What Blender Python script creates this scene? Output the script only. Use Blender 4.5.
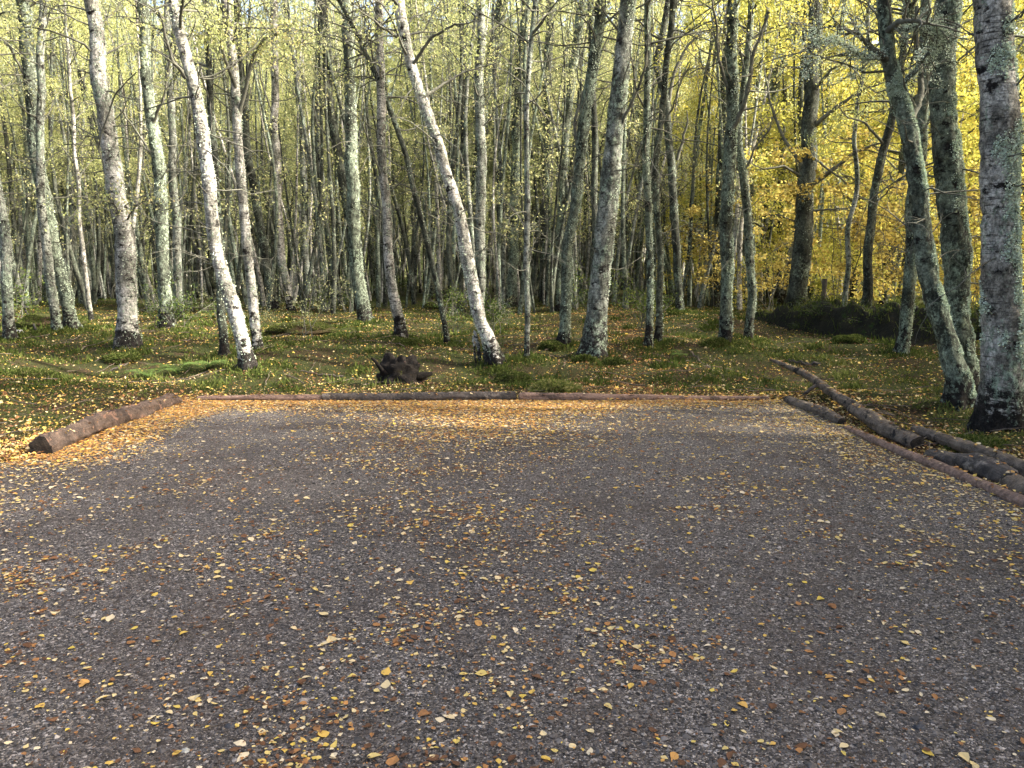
import bpy, math, random
import numpy as np

# ------------------------------------------------------------------ clear
for o in list(bpy.data.objects):
    bpy.data.objects.remove(o, do_unlink=True)
sc = bpy.context.scene
COL = sc.collection

# ------------------------------------------------------------------ camera
F = 760.0                      # focal length in pixels of the 1024 wide frame
PITCH = math.radians(8.2)
CAMZ = 1.6
cam_d = bpy.data.cameras.new('camera')
cam_d.sensor_width = 36.0
cam_d.lens = 36.0 * F / 1024.0
cam_d.clip_start = 0.05
cam_d.clip_end = 3000.0
cam = bpy.data.objects.new('camera', cam_d)
COL.objects.link(cam)
cam.location = (0, 0, CAMZ)
cam.rotation_euler = (math.radians(90) - PITCH, 0, 0)
sc.camera = cam

# ------------------------------------------------------------------ light
SUN_AZ = math.radians(97)      # clockwise from +Y (the view direction) towards +X
SUN_EL = math.radians(36)
world = bpy.data.worlds.new('World')
sc.world = world
world.use_nodes = True
wn = world.node_tree
bg = wn.nodes['Background']
sky = wn.nodes.new('ShaderNodeTexSky')
sky.sky_type = 'NISHITA'
sky.sun_disc = False
sky.sun_elevation = SUN_EL
sky.sun_rotation = SUN_AZ
sky.air_density = 1.0
sky.dust_density = 9.0
sky.ozone_density = 1.0
wn.links.new(sky.outputs[0], bg.inputs[0])
bg.inputs[1].default_value = 0.15
sun_d = bpy.data.lights.new('sun', 'SUN')
sun_d.energy = 4.6
sun_d.angle = math.radians(3.0)
sun_d.color = (1.0, 0.93, 0.82)
sun = bpy.data.objects.new('sun', sun_d)
COL.objects.link(sun)
sun.rotation_euler = (math.radians(90) - SUN_EL, 0, math.pi - SUN_AZ)
sun.location = (20, 10, 30)
sc.view_settings.view_transform = 'Standard'
sc.view_settings.look = 'None'
sc.view_settings.gamma = 1.0
sc.view_settings.exposure = 2.2
sc.cycles.max_bounces = 5
sc.cycles.diffuse_bounces = 3
sc.cycles.glossy_bounces = 1
sc.cycles.transmission_bounces = 4
sc.cycles.use_denoising = True

# ------------------------------------------------------------------ helpers
def tag(o, label=None, cat=None, group=None, kind=None):
    if label: o['label'] = label
    if cat: o['category'] = cat
    if group: o['group'] = group
    if kind: o['kind'] = kind
    return o

def empty(name, loc, rz=0.0):
    o = bpy.data.objects.new(name, None)
    COL.objects.link(o)
    o.location = loc
    o.rotation_euler = (0, 0, rz)
    o.empty_display_size = 0.2
    return o

def np_mesh(name, V, Fq, mats, midx=None, rnd=None, smooth=False):
    V = np.asarray(V, dtype=np.float32); Fq = np.asarray(Fq, dtype=np.int32)
    me = bpy.data.meshes.new(name)
    k = Fq.shape[1]
    me.vertices.add(len(V)); me.vertices.foreach_set('co', V.ravel())
    me.loops.add(Fq.size); me.loops.foreach_set('vertex_index', Fq.ravel())
    me.polygons.add(len(Fq))
    me.polygons.foreach_set('loop_start', np.arange(0, Fq.size, k, dtype=np.int32))
    for m in (mats if isinstance(mats, (list, tuple)) else [mats]):
        me.materials.append(m)
    if midx is not None:
        me.polygons.foreach_set('material_index', np.asarray(midx, dtype=np.int32))
    sm = smooth if isinstance(smooth, np.ndarray) else np.full(len(Fq), bool(smooth))
    me.polygons.foreach_set('use_smooth', sm.astype(bool))
    if rnd is not None:
        a = me.attributes.new('rnd', 'FLOAT', 'FACE')
        a.data.foreach_set('value', np.asarray(rnd, dtype=np.float32))
    me.update(calc_edges=True)
    return me

def mobj(name, me, parent=None):
    o = bpy.data.objects.new(name, me)
    COL.objects.link(o)
    if parent is not None: o.parent = parent
    return o

def _hash(xi, yi, zi, seed):
    with np.errstate(over='ignore'):
        h = (xi.astype(np.uint32) * np.uint32(374761393) + yi.astype(np.uint32) * np.uint32(668265263)
             + zi.astype(np.uint32) * np.uint32(2147483647) + np.uint32((seed * 1442695041) & 0xffffffff))
        h = (h ^ (h >> np.uint32(13))) * np.uint32(1274126177)
        h = (h ^ (h >> np.uint32(15))) * np.uint32(2246822519)
        h = h ^ (h >> np.uint32(13))
    return h.astype(np.float64) / 4294967296.0

def noise3(x, y, z, seed=0):
    """value noise in -1..1"""
    x = np.asarray(x, float); y = np.asarray(y, float); z = np.asarray(z, float)
    x, y, z = np.broadcast_arrays(x, y, z)
    xi = np.floor(x).astype(np.int64); yi = np.floor(y).astype(np.int64); zi = np.floor(z).astype(np.int64)
    fx = x - xi; fy = y - yi; fz = z - zi
    fx = fx*fx*(3-2*fx); fy = fy*fy*(3-2*fy); fz = fz*fz*(3-2*fz)
    r = 0
    for dx in (0, 1):
        for dy in (0, 1):
            for dz in (0, 1):
                w = (fx if dx else 1-fx) * (fy if dy else 1-fy) * (fz if dz else 1-fz)
                r = r + w * _hash(xi+dx, yi+dy, zi+dz, seed)
    return r*2-1

def noise2(x, y, seed=0):
    return noise3(x, y, np.zeros_like(np.asarray(x, float)) + 0.37, seed)

def sstep(a, b, x):
    t = np.clip((x-a)/(b-a), 0, 1)
    return t*t*(3-2*t)

# ------------------------------------------------------------------ terrain
BASES = []     # (x, y, height, radius) little rises the trees stand on

def bay_d(x, y):
    left = -4.2 - np.maximum(0, 6.4-y)*2.2
    right = 3.55 + np.maximum(0, 4.2-y)*1.6
    return np.maximum(np.maximum(left-x, x-right), y-9.62)

def terrain(x, y):
    x = np.asarray(x, float); y = np.asarray(y, float)
    d = bay_d(x, y)
    out = sstep(0.0, 0.55, d)
    h = -0.04 + 0.06*sstep(-0.02, 0.25, d)
    h = h + 0.36*sstep(0.1, 6.0, d) + 0.30*sstep(5.0, 26.0, d)
    fade = sstep(90, 40, y)
    h = h + out*(0.12*noise2(x/1.3, y/1.3, 3) + 0.055*noise2(x/0.45, y/0.45, 5) + 0.014*noise2(x/0.2, y/0.2, 6))
    h = h + sstep(2.0, 9.0, d)*0.16*noise2(x/7.0+3.3, y/7.0, 9)
    h = h - 0.10*sstep(5, 14, -x-2.0)*sstep(10, 25, y)
    for (bx, by, bh, br) in BASES:
        q = ((x-bx)**2 + (y-by)**2)/(br*br)
        h = h + bh*np.exp(-q)*out
    h = h + 0.0006*np.maximum(0, y-45)**2*sstep(400, 45, y)
    return h

def ray(px, py):
    u = (px-512.0)/F; v = (384.0-py)/F
    c, s = math.cos(PITCH), math.sin(PITCH)
    return (u, c + v*s, -s + v*c)      # per metre of depth

def ground(px, py, dz=0.0):
    d = ray(px, py)
    t = np.arange(1.5, 140, 0.02)
    x = d[0]*t; y = d[1]*t; z = CAMZ + d[2]*t
    g = terrain(x, y) + dz
    i = np.argmax(z < g)
    if not (z < g).any(): i = len(t)-1
    return float(x[i]), float(y[i]), float(terrain(x[i], y[i])), float(t[i])

def on_plane(px, py, Y):
    d = ray(px, py)
    t = Y/d[1]
    return d[0]*t, Y, CAMZ+d[2]*t, t

# ------------------------------------------------------------------ node material helpers
class NT:
    def __init__(self, name):
        self.m = bpy.data.materials.new(name)
        self.m.use_nodes = True
        self.t = self.m.node_tree
        self.t.nodes.clear()
        self.out = self.n('ShaderNodeOutputMaterial')
    def n(self, typ, **kw):
        nd = self.t.nodes.new(typ)
        for k, v in kw.items(): setattr(nd, k, v)
        return nd
    def link(self, a, b): self.t.links.new(a, b)
    def set(self, nd, name, v):
        if hasattr(v, 'is_output') or isinstance(v, bpy.types.NodeSocket): self.link(v, nd.inputs[name])
        else: nd.inputs[name].default_value = v
    def coord(self): return self.n('ShaderNodeTexCoord').outputs['Object']
    def mapping(self, vec, scale=(1, 1, 1), loc=(0, 0, 0)):
        m = self.n('ShaderNodeMapping'); self.link(vec, m.inputs['Vector'])
        self.set(m, 'Scale', scale); self.set(m, 'Location', loc); return m.outputs[0]
    def noise(self, vec, scale, detail=3.0, rough=0.55):
        n = self.n('ShaderNodeTexNoise'); self.link(vec, n.inputs['Vector'])
        n.inputs['Scale'].default_value = scale; n.inputs['Detail'].default_value = detail
        n.inputs['Roughness'].default_value = rough; return n.outputs['Fac']
    def voro(self, vec, scale, feature='F1', rnd=1.0):
        n = self.n('ShaderNodeTexVoronoi', feature=feature); self.link(vec, n.inputs['Vector'])
        n.inputs['Scale'].default_value = scale; n.inputs['Randomness'].default_value = rnd; return n
    def ramp(self, fac, stops, interp='LINEAR'):
        r = self.n('ShaderNodeValToRGB'); self.link(fac, r.inputs[0])
        r.color_ramp.interpolation = interp
        e = r.color_ramp.elements
        while len(e) > 1: e.remove(e[-1])
        e[0].position = stops[0][0]; e[0].color = self.c4(stops[0][1])
        for p, c in stops[1:]:
            q = e.new(p); q.color = self.c4(c)
        return r.outputs[0]
    @staticmethod
    def c4(c):
        if isinstance(c, (int, float)): return (c, c, c, 1)
        return (c[0], c[1], c[2], 1)
    def mix(self, fac, a, b, blend='MIX'):
        m = self.n('ShaderNodeMix', data_type='RGBA', blend_type=blend)
        for idx, v in ((0, fac), (6, a), (7, b)):
            if isinstance(v, bpy.types.NodeSocket): self.link(v, m.inputs[idx])
            elif idx == 0: m.inputs[0].default_value = v
            else: m.inputs[idx].default_value = self.c4(v)
        return m.outputs[2]
    def math(self, op, a, b=0.0, c=None):
        m = self.n('ShaderNodeMath', operation=op)
        for i, v in enumerate((a, b, c)):
            if v is None: continue
            if isinstance(v, bpy.types.NodeSocket): self.link(v, m.inputs[i])
            else: m.inputs[i].default_value = v
        return m.outputs[0]
    def bump(self, h, strength=0.5, dist=0.02, nrm=None):
        b = self.n('ShaderNodeBump'); self.link(h, b.inputs['Height'])
        b.inputs['Strength'].default_value = strength; b.inputs['Distance'].default_value = dist
        if nrm is not None: self.link(nrm, b.inputs['Normal'])
        return b.outputs[0]
    def principled(self, col, rough=0.85, nrm=None, spec=0.3):
        p = self.n('ShaderNodeBsdfPrincipled')
        self.set(p, 'Base Color', col if isinstance(col, bpy.types.NodeSocket) else self.c4(col))
        self.set(p, 'Roughness', rough)
        p.inputs['Specular IOR Level'].default_value = spec
        if nrm is not None: self.link(nrm, p.inputs['Normal'])
        self.link(p.outputs[0], self.out.inputs[0])
        return self.m

def mat_bark(name, pale, grey, lichen, lichen_thr, dark_thr, lent=0.5, base_dark=0.7):
    k = NT(name)
    co = k.coord()
    oi = k.n('ShaderNodeObjectInfo').outputs['Random']
    off = k.n('ShaderNodeVectorMath', operation='ADD'); k.link(co, off.inputs[0])
    cmb = k.n('ShaderNodeCombineXYZ')
    k.link(k.math('MULTIPLY', oi, 37.0), cmb.inputs[0]); k.link(k.math('MULTIPLY', oi, 91.0), cmb.inputs[2])
    k.link(cmb.outputs[0], off.inputs[1]); v = off.outputs[0]
    big = k.noise(k.mapping(v, (1, 1, 0.6)), 3.2, 4, 0.6)
    col = k.mix(k.ramp(big, [(0.42, 0), (0.56, 1)]), grey, pale)
    # horizontal lenticel bands
    ln = k.noise(k.mapping(v, (5, 5, 62)), 1.0, 2, 0.5)
    col = k.mix(k.math('MULTIPLY', k.ramp(ln, [(0.58, 0), (0.68, 1)]), lent), col, (0.06, 0.05, 0.045))
    # black scars and cracked plates
    sc_ = k.noise(k.mapping(v, (1, 1, 1.5)), 6.0, 5, 0.7)
    sep = k.n('ShaderNodeSeparateXYZ'); k.link(co, sep.inputs[0])
    low = k.ramp(k.math('MULTIPLY', sep.outputs[2], 1.0), [(0.04, 1), (0.55, 0)])
    thr = k.math('ADD', sc_, k.math('MULTIPLY', low, 0.22*base_dark/0.7))
    col = k.mix(k.ramp(thr, [(dark_thr, 0), (dark_thr+0.07, 1)]), col, (0.035, 0.03, 0.026))
    # crusty lichen, two tones
    l1 = k.noise(k.mapping(v, (1, 1, 0.8), (5, 2, 1)), 17.0, 7, 0.76)
    l2 = k.noise(k.mapping(v, (1, 1, 1), (1, 7, 3)), 1.7, 3, 0.5)
    lf = k.math('ADD', k.math('MULTIPLY', l1, 0.65), k.math('MULTIPLY', l2, 0.35))
    fine = k.noise(v, 55.0, 4, 0.7)
    lcol = k.mix(fine, tuple(c*0.45 for c in lichen), tuple(c*1.25 for c in lichen))
    col = k.mix(k.ramp(lf, [(lichen_thr, 0), (lichen_thr+0.05, 1)]), col, lcol)
    # fine mottling
    mid = k.noise(k.mapping(v, (1, 1, 0.7), (3, 3, 8)), 17.0, 5, 0.7)
    col = k.mix(0.85, col, k.mix(k.ramp(mid, [(0.38, 0), (0.60, 1)]), 0.30, 1.15), 'MULTIPLY')
    speck = k.noise(k.mapping(v, (1, 1, 0.8), (7, 1, 2)), 42.0, 5, 0.75)
    col = k.mix(0.7, col, k.mix(k.ramp(speck, [(0.42, 0), (0.56, 1)]), 0.30, 1.2), 'MULTIPLY')
    col = k.mix(0.7, col, k.mix(fine, 0.12, 1.15), 'MULTIPLY')
    col = k.mix(1.0, col, k.mix(oi, 0.78, 1.12), 'MULTIPLY')
    h = k.math('ADD', k.math('MULTIPLY', l1, 0.8), k.math('MULTIPLY', fine, 0.5))
    h = k.math('ADD', h, k.math('MULTIPLY', sc_, -0.6))
    return k.principled(col, 0.9, k.bump(h, 0.9, 0.03), 0.15)

LICH = (0.42, 0.51, 0.375)
M = {}
M['birch_white'] = mat_bark('birch_bark_white', (0.78, 0.75, 0.67), (0.34, 0.33, 0.28), LICH, 0.555, 0.555, 0.7)
M['birch_old'] = mat_bark('birch_bark_old', (0.74, 0.71, 0.62), (0.32, 0.30, 0.25), LICH, 0.54, 0.54, 0.9)
M['birch_grey'] = mat_bark('birch_bark_grey', (0.43, 0.45, 0.385), (0.15, 0.16, 0.132), LICH, 0.525, 0.54, 0.7)
M['bark_lichen'] = mat_bark('bark_lichened', (0.24, 0.275, 0.205), (0.075, 0.085, 0.063), LICH, 0.505, 0.55, 0.3)
M['bark_dark'] = mat_bark('bark_dark', (0.14, 0.152, 0.115), (0.048, 0.052, 0.04), LICH, 0.545, 0.58, 0.2)

def mat_leaf(name, stops, transl=0.55):
    k = NT(name)
    a = k.n('ShaderNodeAttribute', attribute_name='rnd')
    oi = k.n('ShaderNodeObjectInfo').outputs['Random']
    f = k.math('ADD', k.math('MULTIPLY', a.outputs['Fac'], 0.8), k.math('MULTIPLY', oi, 0.2))
    col = k.ramp(f, stops)
    d = k.n('ShaderNodeBsdfDiffuse'); t = k.n('ShaderNodeBsdfTranslucent')
    k.link(col, d.inputs[0]); k.link(col, t.inputs[0])
    ms = k.n('ShaderNodeMixShader'); ms.inputs[0].default_value = transl
    k.link(d.outputs[0], ms.inputs[1]); k.link(t.outputs[0], ms.inputs[2])
    k.link(ms.outputs[0], k.out.inputs[0])
    return k.m

M['leaf_green'] = mat_leaf('birch_leaves_green', [(0, (0.10, 0.125, 0.055)), (0.4, (0.25, 0.275, 0.14)), (0.75, (0.47, 0.48, 0.26)), (1, (0.64, 0.57, 0.33))])
M['leaf_yellow'] = mat_leaf('birch_leaves_yellow', [(0, (0.20, 0.22, 0.10)), (0.4, (0.37, 0.41, 0.16)), (0.75, (0.60, 0.59, 0.26)), (1, (0.66, 0.52, 0.24))])
M['leaf_gold'] = mat_leaf('beech_leaves_gold', [(0, (0.10, 0.12, 0.03)), (0.35, (0.38, 0.39, 0.09)), (0.65, (0.76, 0.68, 0.17)), (0.85, (0.66, 0.46, 0.11)), (1, (0.42, 0.21, 0.06))])
M['leaf_far'] = mat_leaf('distant_leaves', [(0, (0.12, 0.15, 0.07)), (0.4, (0.34, 0.38, 0.17)), (0.75, (0.62, 0.62, 0.30)), (1, (0.74, 0.66, 0.34))])
M['leaf_shrub'] = mat_leaf('shrub_leaves', [(0, (0.03, 0.05, 0.015)), (0.5, (0.07, 0.11, 0.03)), (1, (0.20, 0.22, 0.05))], 0.35)
M['fern'] = mat_leaf('fern_green', [(0, (0.08, 0.14, 0.035)), (1, (0.23, 0.32, 0.10))], 0.4)
M['moss'] = mat_leaf('moss_sprigs', [(0, (0.022, 0.030, 0.009)), (0.45, (0.062, 0.086, 0.021)), (0.75, (0.135, 0.155, 0.044)), (0.9, (0.18, 0.165, 0.07)), (1, (0.20, 0.14, 0.07))], 0.3)
M['grass'] = mat_leaf('grass_blades', [(0, (0.06, 0.08, 0.02)), (0.5, (0.15, 0.17, 0.045)), (1, (0.34, 0.30, 0.13))], 0.35)
M['fallen'] = mat_leaf('fallen_leaves', [(0, (0.06, 0.034, 0.022)), (0.2, (0.15, 0.080, 0.045)), (0.36, (0.40, 0.20, 0.075)), (0.48, (0.52, 0.31, 0.09)), (0.58, (0.50, 0.37, 0.08)), (0.68, (0.52, 0.40, 0.19)), (0.85, (0.56, 0.46, 0.30)), (1, (0.66, 0.58, 0.45))], 0.12)
M['lichen'] = mat_leaf('lichen_tufts', [(0, (0.20, 0.25, 0.18)), (0.5, (0.46, 0.54, 0.41)), (1, (0.70, 0.77, 0.62))], 0.15)

def mat_simple(name, c0, c1, scale, rough=0.9, bump=0.5, stretch=(1, 1, 1), extra=None):
    k = NT(name); co = k.coord()
    v = k.mapping(co, stretch)
    n = k.noise(v, scale, 6, 0.65); n2 = k.noise(co, scale*6, 4, 0.7)
    col = k.mix(k.ramp(n, [(0.35, 0), (0.65, 1)]), c0, c1)
    if extra:
        n3 = k.noise(k.mapping(co, (1, 1, 1), (9, 4, 2)), scale*0.7, 5, 0.7)
        col = k.mix(k.ramp(n3, [(extra[1], 0), (extra[1]+0.06, 1)]), col, extra[0])
    col = k.mix(0.75, col, k.mix(n2, 0.1, 1.3), 'MULTIPLY')
    return k.principled(col, rough, k.bump(k.math('ADD', n, n2), bump, 0.03), 0.2)

M['twig'] = mat_simple('twig_bark', (0.07, 0.068, 0.055), (0.20, 0.20, 0.155), 6.0)
M['log_red'] = mat_simple('log_bark_red', (0.055, 0.042, 0.035), (0.17, 0.12, 0.092), 8.0, 0.9, 1.0, (1, 1, 1), ((0.30, 0.175, 0.12), 0.56))
M['log_dark'] = mat_simple('log_bark_dark', (0.05, 0.044, 0.04), (0.15, 0.125, 0.105), 6.0, 0.9, 0.9, (1, 1, 1), ((0.26, 0.22, 0.18), 0.58))
M['log_pink'] = mat_simple('log_bare_pinkish', (0.16, 0.105, 0.08), (0.36, 0.235, 0.175), 6.0, 0.85, 0.9, (0.5, 3, 3), ((0.10, 0.07, 0.055), 0.58))
M['log_grey'] = mat_simple('log_bark_greyed', (0.10, 0.078, 0.06), (0.26, 0.205, 0.155), 8.0, 0.9, 1.0, (1, 1, 1), ((0.035, 0.03, 0.026), 0.55))
M['cut_dark'] = mat_simple('cut_wood_dark', (0.02, 0.017, 0.014), (0.05, 0.04, 0.03), 14.0)
M['cut_pale'] = mat_simple('cut_wood_pale', (0.20, 0.13, 0.09), (0.34, 0.24, 0.17), 14.0)
M['peat'] = mat_simple('peaty_roots', (0.007, 0.006, 0.005), (0.028, 0.022, 0.017), 9.0, 0.95, 1.0, (1, 1, 1), ((0.10, 0.05, 0.035), 0.62))
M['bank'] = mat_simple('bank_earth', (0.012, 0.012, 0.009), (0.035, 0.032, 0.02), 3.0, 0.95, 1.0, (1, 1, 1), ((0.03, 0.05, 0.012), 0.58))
M['post'] = mat_simple('weathered_post', (0.06, 0.05, 0.04), (0.13, 0.11, 0.09), 8.0)
M['stone_pale'] = mat_simple('pale_stone', (0.30, 0.30, 0.28), (0.5, 0.5, 0.46), 9.0)
M['stone_dark'] = mat_simple('dark_stone', (0.05, 0.05, 0.055), (0.12, 0.12, 0.125), 9.0)

def mat_forest():
    k = NT('forest_floor'); co = k.coord()
    a = k.noise(co, 0.9, 5, 0.6); b = k.noise(co, 5.0, 5, 0.7); c = k.noise(co, 38.0, 4, 0.75)
    v = k.voro(co, 34.0)
    litter = k.ramp(v.outputs['Distance'], [(0, (0.11, 0.072, 0.036)), (0.5, (0.05, 0.033, 0.018)), (1, (0.025, 0.018, 0.011))])
    moss = k.mix(c, (0.022, 0.028, 0.010), (0.070, 0.080, 0.024))
    f = k.math('ADD', k.math('MULTIPLY', a, 0.6), k.math('MULTIPLY', b, 0.4))
    col = k.mix(k.ramp(f, [(0.46, 0), (0.60, 1)]), moss, litter)
    col = k.mix(0.6, col, k.mix(c, 0.3, 1.1), 'MULTIPLY')
    h = k.math('ADD', k.math('MULTIPLY', b, 1.2), c)
    return k.principled(col, 0.95, k.bump(h, 0.9, 0.05), 0.1)
M['forest'] = mat_forest()

def mat_gravel():
    k = NT('gravel_surface'); co = k.coord()
    wob = k.n('ShaderNodeTexNoise'); k.link(co, wob.inputs['Vector']); wob.inputs['Scale'].default_value = 60
    vm = k.n('ShaderNodeVectorMath', operation='SCALE'); k.link(wob.outputs['Color'], vm.inputs[0]); vm.inputs['Scale'].default_value = 0.008
    va = k.n('ShaderNodeVectorMath', operation='ADD'); k.link(co, va.inputs[0]); k.link(vm.outputs[0], va.inputs[1])
    p = va.outputs[0]
    v1 = k.voro(p, 88.0); v2 = k.voro(p, 200.0)
    stone = lambda v: k.ramp(v, [(0, (0.010, 0.009, 0.008)), (0.35, (0.043, 0.037, 0.033)), (0.7, (0.106, 0.092, 0.082)), (0.9, (0.215, 0.187, 0.165)), (1, (0.43, 0.38, 0.335))])
    s1 = k.n('ShaderNodeSeparateColor'); k.link(v1.outputs['Color'], s1.inputs[0])
    s2 = k.n('ShaderNodeSeparateColor'); k.link(v2.outputs['Color'], s2.inputs[0])
    pick = k.math('GREATER_THAN', s1.outputs[1], 0.55)
    col = k.mix(pick, stone(s2.outputs[0]), stone(s1.outputs[0]))
    # brown fines and mulched leaf stain in drifts
    n = k.noise(co, 1.1, 5, 0.62); n2 = k.noise(co, 9.0, 4, 0.7)
    f = k.math('ADD', k.math('MULTIPLY', n, 0.6), k.math('MULTIPLY', n2, 0.4))
    col = k.mix(k.math('MULTIPLY', k.ramp(f, [(0.47, 0), (0.60, 1)]), 0.60), col, (0.046, 0.033, 0.026))
    pale = k.noise(k.mapping(co, (1, 1, 1), (4, 9, 0)), 0.45, 3, 0.5)
    col = k.mix(1.0, col, k.mix(k.ramp(pale, [(0.35, 0), (0.7, 1)]), 0.82, 1.2), 'MULTIPLY')
    h = k.math('ADD', k.math('MULTIPLY', v1.outputs['Distance'], -1.0), k.math('MULTIPLY', v2.outputs['Distance'], -0.6))
    return k.principled(col, 0.8, k.bump(h, 0.8, 0.012), 0.3)
M['gravel'] = mat_gravel()

def mat_stones():
    k = NT('loose_stones')
    a = k.n('ShaderNodeAttribute', attribute_name='rnd')
    col = k.ramp(a.outputs['Fac'], [(0, (0.02, 0.018, 0.016)), (0.5, (0.085, 0.074, 0.066)), (0.85, (0.16, 0.14, 0.122)), (1, (0.34, 0.30, 0.26))])
    return k.principled(col, 0.75, None, 0.35)
M['stones'] = mat_stones()

# ------------------------------------------------------------------ geometry helpers
def tube(pts, rad, n=6):
    pts = np.asarray(pts, float); rad = np.asarray(rad, float)
    tan = np.gradient(pts, axis=0); tan /= np.linalg.norm(tan, axis=1)[:, None]+1e-9
    ref = np.array([0, 0, 1.0]) if abs(tan[:, 2]).mean() < 0.8 else np.array([1.0, 0, 0])
    s = np.cross(tan, ref); s /= np.linalg.norm(s, axis=1)[:, None]+1e-9
    u = np.cross(s, tan)
    th = np.linspace(0, 2*math.pi, n, endpoint=False)
    V = pts[:, None, :] + rad[:, None, None]*(np.cos(th)[None, :, None]*s[:, None, :] + np.sin(th)[None, :, None]*u[:, None, :])
    m = len(pts)
    i = np.arange(m-1)[:, None]*n; j = np.arange(n)[None, :]; j2 = (j+1) % n
    Fq = np.stack([i+j, i+j2, i+n+j2, i+n+j], -1).reshape(-1, 4)
    return V.reshape(-1, 3), Fq

class Acc:
    def __init__(self): self.V = []; self.F = []; self.m = []; self.r = []; self.s = []; self.n = 0
    def add(self, V, Fq, mi=0, rnd=None, smooth=False):
        self.V.append(V); self.F.append(np.asarray(Fq)+self.n); self.n += len(V)
        self.m.append(np.full(len(Fq), mi)); self.r.append(np.zeros(len(Fq)) if rnd is None else rnd)
        self.s.append(np.full(len(Fq), smooth))
    def mesh(self, name, mats):
        return np_mesh(name, np.concatenate(self.V), np.concatenate(self.F), mats, np.concatenate(self.m), np.concatenate(self.r), np.concatenate(self.s))

def kites(C, L, W, rng, bias=(0, 0, -0.4), nrm=None):
    """leaf shaped quads at centres C"""
    n = len(C)
    a = rng.normal(size=(n, 3)) + np.asarray(bias)
    a /= np.linalg.norm(a, axis=1)[:, None]
    b = np.cross(a, rng.normal(size=(n, 3))); b /= np.linalg.norm(b, axis=1)[:, None]+1e-9
    L = np.broadcast_to(L, n)[:, None]; W = np.broadcast_to(W, n)[:, None]
    V = np.stack([C-a*L*0.5, C-a*L*0.05+b*W*0.5, C+a*L*0.5, C-a*L*0.05-b*W*0.5], 1).reshape(-1, 3)
    return V, np.arange(4*n).reshape(n, 4)

def polyline_at(P, t):
    """P (m,3), t in 0..1"""
    f = t*(len(P)-1); i = np.minimum(np.floor(f).astype(int), len(P)-2); w = (f-i)[..., None]
    return P[i]*(1-w)+P[i+1]*w

def crown_mesh(name, trunk, z0, z1, nb, blen, elev, nleaf, lsize, seed, leafmat, droop=0.5, low_twigs=0, spread_leaf=0.12, sub=4, clump=0.0, shape=1.0):
    """limbs, twigs and leaves of one tree; trunk(z) -> (xy centre, radius)"""
    rng = np.random.default_rng(seed); acc = Acc(); anchors = []
    def grow(p0, d, L, r0, r1, m, nseg, curl, sag):
        pts = [p0]; dd = d.copy()
        for _ in range(m):
            dd = dd + rng.normal(size=3)*curl; dd[2] += sag
            dd /= np.linalg.norm(dd); pts.append(pts[-1]+dd*L/m)
        pts = np.array(pts); V, Fq = tube(pts, np.linspace(r0, r1, m+1), nseg)
        acc.add(V, Fq, 0, None, True); return pts
    az = rng.uniform(0, 6.28)
    for i in range(nb):
        u = (i+rng.uniform(0, 1))/nb
        z = z0+(z1-z0)*u; az += 2.4+rng.normal()*0.5
        c, r = trunk(z)
        prof = max(0.18, (1-u)**0.7*(0.55+0.45*min(1, u*3.5)))*shape+(1-shape)*0.6
        L = blen*prof*rng.uniform(0.65, 1.25)
        e = elev+rng.normal()*0.18
        d = np.array([math.cos(az)*math.cos(e), math.sin(az)*math.cos(e), math.sin(e)])
        P = grow(np.array([c[0], c[1], z]), d, L, max(0.006, min(0.45*r, 0.011*L+0.004)), 0.004, 7, 5, 0.16, -0.10*droop)
        for s in range(sub):
            t = rng.uniform(0.3, 1.0); b0 = polyline_at(P, np.array(t))
            d2 = P[min(6, int(t*6)+1)]-P[min(5, int(t*6))]; d2 = d2/np.linalg.norm(d2)+rng.normal(size=3)*0.55; d2[2] -= 0.35*droop
            d2 /= np.linalg.norm(d2)
            Q = grow(b0, d2, L*rng.uniform(0.25, 0.5), 0.006, 0.002, 4, 3, 0.2, -0.22*droop)
            anchors.append(polyline_at(Q, rng.uniform(0.1, 1, 10)))
        anchors.append(polyline_at(P, rng.uniform(0.45, 1, 8)))
    for i in range(low_twigs):
        z = rng.uniform(1.3, z0+1.5); c, r = trunk(z); a = rng.uniform(0, 6.28); e = rng.normal()*0.4+0.25
        d = np.array([math.cos(a)*math.cos(e), math.sin(a)*math.cos(e), math.sin(e)])
        P = grow(np.array([c[0], c[1], z]), d, rng.uniform(0.35, 0.8+0.28*z), 0.008+0.0015*z, 0.003, 6, 4, 0.26, 0.02)
        for s in range(3):
            t = rng.uniform(0.3, 0.95)
            grow(polyline_at(P, np.array(t)), d+rng.normal(size=3)*0.8, rng.uniform(0.15, 0.5), 0.005, 0.002, 4, 3, 0.3, -0.05)
    if nleaf and anchors:
        A = np.concatenate(anchors)
        if clump > 0:
            dens = noise3(A[:, 0]/1.1, A[:, 1]/1.1, A[:, 2]/1.1, seed)*0.5+0.5
            keep = dens > clump*rng.uniform(0, 1, len(A))
            A = A[keep] if keep.sum() > 20 else A
        C = A[rng.integers(0, len(A), nleaf)] + rng.normal(size=(nleaf, 3))*spread_leaf
        L = lsize*rng.uniform(0.6, 1.3, nleaf)
        V, Fq = kites(C, L, L*0.72, rng)
        tone = np.clip(rng.uniform(0, 1, nleaf)*0.55+0.45*(0.5+0.5*noise3(C[:, 0], C[:, 1], C[:, 2], seed+7)), 0, 1)
        acc.add(V, Fq, 1, tone, False)
    return acc.mesh(name, [M['twig'], leafmat])

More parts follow.
